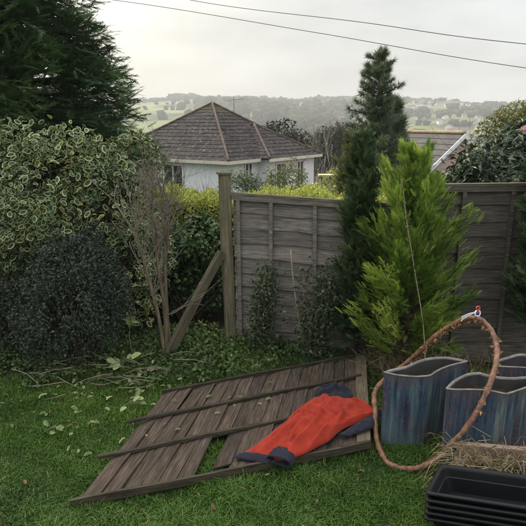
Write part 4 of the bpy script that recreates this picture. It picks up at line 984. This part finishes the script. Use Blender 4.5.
def hip(a, b_, m_, parent, r=.062):
    g = Geo(); a = np.array(a); b_ = np.array(b_); n_ = max(4, int(np.linalg.norm(b_ - a) / .2)); tube(g, [a + (b_ - a) * i / n_ + (0, 0, .03) for i in range(n_ + 1)], [r * (1.1 if i % 2 else .9) for i in range(n_ + 1)], 7)
    return g.build('ridge_tiles', m_, parent, True)
for a, b_ in ((c00, AP), (c10, AP), (c01, AP), (w0, WA), (w1, WA), (WA, WB)): hip(a, b_, M['hiptile'], rf)
def wall(name, quad_uv, z0, z1, m_, parent, th=.2):
    pass
g = Geo()
def prism(g, uv4, z0, z1):
    b4 = [pt(u, v, z0) for u, v in uv4]; t4 = [pt(u, v, z1) for u, v in uv4]; g.add(b4 + t4, [(0, 1, 5, 4), (1, 2, 6, 5), (2, 3, 7, 6), (3, 0, 4, 7), (3, 2, 1, 0), (4, 5, 6, 7)])
prism(g, [(0, 0), (s, 0), (s, s), (0, s)], ZB, ZE - .25); g.build('wall', M['render_white'], bung)
g = Geo(); prism(g, [(wu0, -wp), (wu1, -wp), (wu1, .02), (wu0, .02)], ZB, ZE - .26); g.build('bay_wall', M['render_white'], bung)
g = Geo(); z0, z1 = ZE - .34, ZE - .19
for a, b_ in (((-e_, -e_ - .02), (wu0 - .3, -e_ - .02)), ((-e_ - .02, s + e_), (-e_ - .02, -e_))): 
    q = [pt(*a, z0), pt(*b_, z0), pt(*b_, z1), pt(*a, z1)]; d = np.array([*(U if a[0] == b_[0] else Vv), 0]) * .1; g.add(q + [x + d for x in q], [(0, 1, 2, 3), (7, 6, 5, 4), (0, 4, 5, 1), (3, 2, 6, 7), (0, 3, 7, 4), (1, 5, 6, 2)])
a, b_ = (wu0 - .3, -wp - .37), (wu1 + .3, -wp - .37); q = [pt(*a, z0), pt(*b_, z0), pt(*b_, z1), pt(*a, z1)]; d = np.array([*Vv, 0]) * .1
g.add(q + [x + d for x in q], [(0, 1, 2, 3), (7, 6, 5, 4), (0, 4, 5, 1), (3, 2, 6, 7), (0, 3, 7, 4), (1, 5, 6, 2)]); g.build('gutter', M['fascia'], bung)
def window(u0, u1, z0, z1, v, parent, name='window', side='v'):
    def P(a, b_, dz): return pt(a, v + b_, dz) if side == 'v' else pt(v + b_, a, dz)
    g = Geo(); 
    for (a, b_, c_, d) in ((u0, u1, z0, z0 + .07), (u0, u1, z1 - .07, z1), (u0, u0 + .07, z0 + .07, z1 - .07), (u1 - .07, u1, z0 + .07, z1 - .07), ((u0 + u1) / 2 - .03, (u0 + u1) / 2 + .03, z0 + .07, z1 - .07)):
        q = [P(a, -.06, c_), P(b_, -.06, c_), P(b_, -.06, d), P(a, -.06, d), P(a, .01, c_), P(b_, .01, c_), P(b_, .01, d), P(a, .01, d)]
        g.add(q, [(0, 1, 2, 3), (7, 6, 5, 4), (0, 4, 5, 1), (3, 2, 6, 7), (0, 3, 7, 4), (1, 5, 6, 2)])
    f_ = g.build(name, M['trim'], parent); g = Geo(); g.add([P(u0 + .06, -.015, z0 + .06), P(u1 - .06, -.015, z0 + .06), P(u1 - .06, -.015, z1 - .06), P(u0 + .06, -.015, z1 - .06)], [(0, 1, 2, 3)]); o = link('pane', g.mesh('pane', M['glass'], parent_world(parent)), f_)
window(1.3, 1.95, -1.6, ZE - .36, 0, bung, 'door')
window(3.2, 4.2, -1.0, ZE - .45, -wp, bung); window(5.3, 6.0, -1.0, ZE - .45, -wp, bung)
window(2.6, 3.9, -1.2, ZE - .45, 0, bung, 'window', 'u')
# rooftop aerial
t_ = thing('aerial', (-1.75, 33.0, 1.4), 'spiky television aerial on a mast behind the bungalow roof', 'aerial'); g = Geo()
tube(g, [(-1.75, 33, -3), (-1.75, 33, 3.95)], .02, 6); g.build('mast', M['metal'], t_)
g = Geo(); tube(g, [(-2.2, 33, 3.75), (-1.2, 33, 3.85)], .014, 5)
for k in range(8): x = -2.15 + .13 * k; tube(g, [(x, 32.8, 3.55 + .01 * k), (x + .02, 33.2, 3.98 + .01 * k)], .011, 4)
g.build('antenna', M['metal'], t_)

# pink house
RD = np.array((-.35, .937)); GD = np.array((.937, .35)); r0 = np.array((7.37, 20.0)); zr = 2.02; LH = 5.6; half = 3.0; slope = .84
ph = thing('pink_house', (7.37, 20, -2), 'pink gabled house with grey roof and white bargeboard behind the fence', 'house')
def hp(a, b_, z): q = r0 + RD * a + GD * b_; return np.array((q[0], q[1], z))
ze = zr - half * slope
g = Geo(); b5 = [hp(.0, -half + .2, -2.5), hp(0, half - .2, -2.5), hp(0, half - .2, ze + .1), hp(0, 0, zr - .08), hp(0, -half + .2, ze + .1)]; k5 = [q + np.array([*(RD * LH), 0]) for q in b5]
g.add(b5 + k5, [(0, 1, 6, 5), (1, 2, 7, 6), (4, 0, 5, 9)]); g.F.append(np.array([(0, 4, 3, 2, 1), (5, 6, 7, 8, 9)])); g.build('wall', M['render_pink'], ph)
rp = roof('roof', [(hp(LH, -half, ze), hp(-.12, -half, ze), hp(-.12, 0, zr), hp(LH, 0, zr)), (hp(-.12, half, ze), hp(LH, half, ze), hp(LH, 0, zr), hp(-.12, 0, zr))], M['greyroof'], ph)
hip(hp(-.12, 0, zr + .02), hp(LH, 0, zr + .02), M['buffridge'], rp, .07)
for sg in (-1, 1):
    g = Geo(); a = hp(-.16, 0, zr + .02); b_ = hp(-.16, sg * half, ze + .02); dn = np.array((0, 0, -.17)); th = np.array([*(RD * .035), 0])
    q = [a, b_, b_ + dn, a + dn]; g.add(q + [x + th for x in q], [(0, 1, 2, 3), (7, 6, 5, 4), (0, 4, 5, 1), (3, 2, 6, 7), (0, 3, 7, 4), (1, 5, 6, 2)]); g.build('bargeboard', M['trim'], ph)
# brick pier
t_ = thing('brick_pier', (4.15, 14, -1.2), 'brick pier with pale flat cap between the lime conifer and pink house', 'pier')
g = Geo(); box(g, (4.15, 14, .22), (.2, .2, 2.9)); g.build('shaft', M['brick'], t_)
g = Geo(); box(g, (4.14, 14, 1.70), (.27, .27, .05)); g.build('capstone', M['stone'], t_)
# bird table
t_ = thing('bird_table', (1.42, 12, -.8), 'small pale yellow wooden table beyond the hedge near the bungalow', 'table')
g = Geo(); box(g, (1.42, 12, 1.25), (.34, .3, .035)); g.build('table_top', M['palewood'], t_)
for dx in (-.1, .1): g = Geo(); box(g, (1.42 + dx, 12, .22), (.045, .045, 2.02)); g.build('leg', M['palewood'], t_)

# ------------------------------------------------------------------ middle distance planting
shrub('garden_bush', (-.72, 17.2, -1.3), 'low dark bush below the bungalow eaves, just right of the post', 'shrub', [((-.72, 17.2, .1), (.68, .6, .85), 2600)], Loval, .11, M['spruce'], 6, k=50, cs=.16)
shrub('garden_bush', (.75, 17.0, -1.3), 'rounded olive grey bush in front of the bungalow bay', 'shrub', [((.72, 17, .25), (.68, .6, 1.0), 3000), ((1.3, 17.2, -.1), (.5, .5, .6), 900)], Lnarrow, .13, M['olive'], 8, k=60, cs=.14)
shrub('garden_bush', (1.9, 13.5, -1), 'light green bush beside the small pale table', 'shrub', [((1.95, 13.5, .6), (.5, .5, .65), 1500), ((1.25, 14.5, .2), (.6, .5, .6), 1200)], Loval, .09, M['hedge'], 6, k=40, cs=.16)
def big_tree(name, base, label, parts, n, size, m_, r0=.25, group=None):
    t_ = thing(name, base, label, 'tree', group); g = Geo(); st = Geo(); b_ = np.array(base, float)
    for c, r in parts:
        crown(g, c, r, n * 3, Lwide, size * .75, 60, .16, -.7, .4, .45)
        for k in range(9):
            d = rdir(1)[0]; e_ = np.array(c) + d * np.array(r) * .7; tube(st, spline([b_ + (0, 0, .2), (b_ + np.array(c)) / 2 + rng.normal(size=3) * .3, e_], 7), np.linspace(r0, r0 * .15, 7), 6)
    st.build('trunk', M['trunk'], t_, True); g.build('crown', m_, t_)
big_tree('round_tree', (8.5, 62, -9), 'rounded dark tree in the dip right of the bungalow', [((8.2, 62, -.8), (2.6, 2, 3.1)), ((10.2, 62, -1.6), (1.8, 1.6, 2.7))], 2600, .34, M['fartree'])
big_tree('round_tree', (2.0, 45, -6), 'dark tree showing just above the bungalow roof', [((1.6, 45, .3), (2.4, 1.6, 2.2)), ((-.3, 45.4, -.2), (1.7, 1.4, 2.0))], 2000, .30, M['fartree'])
big_tree('round_tree', (16.5, 70, -9), 'dull green tree behind the spruce in the valley', [((15, 70, -3), (3, 2, 3)), ((19, 71, -3.5), (3, 2, 3))], 1600, .4, M['fartree'])
def bare_tree(base, h, n, label, r, depth=2, sp=.35):
    t_ = thing('bare_tree', base, label, 'tree', 'leafless trees beyond the fence'); g = Geo()
    for k in range(n): grow(g, np.array(base) + (rng.normal() * .1 * h * .1, 0, 0), unit(np.array((rng.normal() * sp, rng.normal() * sp, 1.))), h * rng.uniform(.55, .8), r, depth, 4)
    g.build('branches', M['twig'], t_, True)
bare_tree((3.15, 30, -3), 4.6, 8, 'pale trunked leafless tree beside the bungalow wall', .05)
bare_tree((4.38, 9.8, -.5), 2.75, 30, 'fan of bare upright stems above the mustard shrub against the sky', .011, 1, .075)
bare_tree((1.5, 31, -3), 3.9, 6, 'low leafless thicket tree behind the small pale table', .045)

# ------------------------------------------------------------------ overhead lines
for P, lab in (([(-7.6, 13.6, 5.55), (-3.122, 12, 4.862), (1.054, 10.5, 3.985), (4.233, 9, 3.233), (9, 6.9, 2.35)], 'lower overhead cable crossing the sky from upper left to right'), ([(-6, 13.3, 6.0), (-1.52, 12, 4.862), (1.7, 10, 4.09), (3.954, 8.5, 3.524), (9, 5.5, 2.6)], 'upper overhead cable crossing the sky to the right edge')):
    g = Geo(); tube(g, spline(P, 50), .0055, 6); tag(g.build('overhead_cable', M['wire'], None, True), lab, 'cable', 'overhead cables')

# ------------------------------------------------------------------ far hillside: woods, hedgerows and houses
def ico():
    import bmesh
    bm = bmesh.new(); bmesh.ops.create_icosphere(bm, subdivisions=1, radius=1); v = np.array([q.co[:] for q in bm.verts]); f_ = np.array([[q.index for q in p.verts] for p in bm.faces]); bm.free()
    v = v * (1 + .22 * np.random.default_rng(3).normal(size=(len(v), 1))); return (v, [f_], np.zeros(len(v)))
IC = ico()
def woods():
    g = Geo(); n = 9000
    y = rng.uniform(240, 1075, n); x = rng.uniform(-.62, .62, n) * y
    dens = .5 + .5 * np.sin(x * .013 + 1.7 * np.sin(y * .009)) * np.sin(y * .017 + 1.3 * np.sin(x * .011)); row = np.abs(np.sin(y * .03 + x * .004)) < .12
    left = (x / y < -.12) & (y > 520)
    k = np.where(left, row & (rng.random(n) < .8), (dens > .42) | row | (y > 1040)); x, y = x[k], y[k]; n = len(x)
    s_ = rng.uniform(2.2, 5.5, n) * np.where(rng.random(n) < .08, 1.6, 1); p = np.stack([x, y, gz(x, y) + s_ * .5], 1)
    up = np.tile((0, 0, 1.), (n, 1)); a = rng.random(n) * 6.28
    scatter(g, IC, p, np.stack([np.cos(a), np.sin(a), 0 * a], 1), up, s_, rng.random(n))
    # ridge-line copses
    for cx, w_, hh in ((-150, 14, 9), (-205, 10, 6), (-40, 26, 7), (40, 30, 6), (120, 20, 6), (-95, 8, 7), (330, 40, 6)):
        m_ = 70; x = cx + rng.normal(size=m_) * w_; y = 1050 + rng.normal(size=m_) * 12; s2 = rng.uniform(.4, 1, m_) * hh
        scatter(g, IC, np.stack([x, y, gz(x, y) + s2 * .55], 1), rdir(m_), up[:m_], s2, rng.random(m_))
    tag(g.build('far_woodland', M['fartree'], None, True), 'hazy woods and hedgerows over the far hillside', 'woodland', kind='stuff')
woods()
def house_mesh(wm, L, Wd, h, rh):
    g = Geo(); a, b_ = L / 2, Wd / 2
    g.add([(-a, -b_, -2), (a, -b_, -2), (a, b_, -2), (-a, b_, -2), (-a, -b_, h), (a, -b_, h), (a, b_, h), (-a, b_, h), (-a, 0, h + rh), (a, 0, h + rh)], [(0, 1, 5, 4), (1, 2, 6, 5), (2, 3, 7, 6), (3, 0, 4, 7)])
    g.F.append(np.array([(4, 7, 8), (5, 9, 6)])); e_ = .4; k = g.n
    g.add([(-a - e_, -b_ - e_, h - .2), (a + e_, -b_ - e_, h - .2), (a + e_, 0, h + rh + .1), (-a - e_, 0, h + rh + .1), (-a - e_, b_ + e_, h - .2), (a + e_, b_ + e_, h - .2)], [(0, 1, 2, 3), (3, 2, 5, 4)])
    me = g.mesh('far_house', [wm, M['farroof']]); ix = np.zeros(len(me.polygons), np.int32); ix[-2:] = 1; me.polygons.foreach_set('material_index', ix); return me
HM = [house_mesh(M['farwall'], 10, 7, 5, 2.6), house_mesh(M['farwall'], 16, 7, 5.2, 2.6), house_mesh(M['farwall2'], 9, 7, 4.5, 3), house_mesh(M['farwall'], 8, 8, 3.2, 2.4)]
cnt = 0
while cnt < 260:
    y = rng.uniform(520, 1030); x = y * rng.uniform(.02, .56)
    if x / y < .14 and rng.random() < .8: continue
    o = link('far_house', HM[rng.integers(0, 4)]); o.location = (x, y, float(gz(x, y)) + .2); o.rotation_euler = (0, 0, R(rng.normal() * 22 + (90 if rng.random() < .25 else 0)))
    s_ = rng.uniform(.5, .85); o.scale = (s_, s_, s_)
    tag(o, 'tiny pale house among many on the hazy far hillside', 'house', 'far houses on the hillside'); cnt += 1

# ------------------------------------------------------------------ haze in the valley air
g = Geo(); box(g, (0, 560, 12), (3100, 1300, 110)); hz = g.mesh('haze', (lambda m: m)(bpy.data.materials.new('haze_air')), attrs=False)
hm = hz.materials[0]; hm.use_nodes = True; t = hm.node_tree; t.nodes.clear(); o_ = t.nodes.new('ShaderNodeOutputMaterial'); pv = t.nodes.new('ShaderNodeVolumePrincipled')
pv.inputs['Color'].default_value = (.93, .94, .93, 1); pv.inputs['Density'].default_value = .00055; pv.inputs['Anisotropy'].default_value = .2
t.links.new(pv.outputs[0], o_.inputs['Volume'])
tag(link('haze', hz), 'pale damp haze filling the valley air', 'haze', kind='stuff')
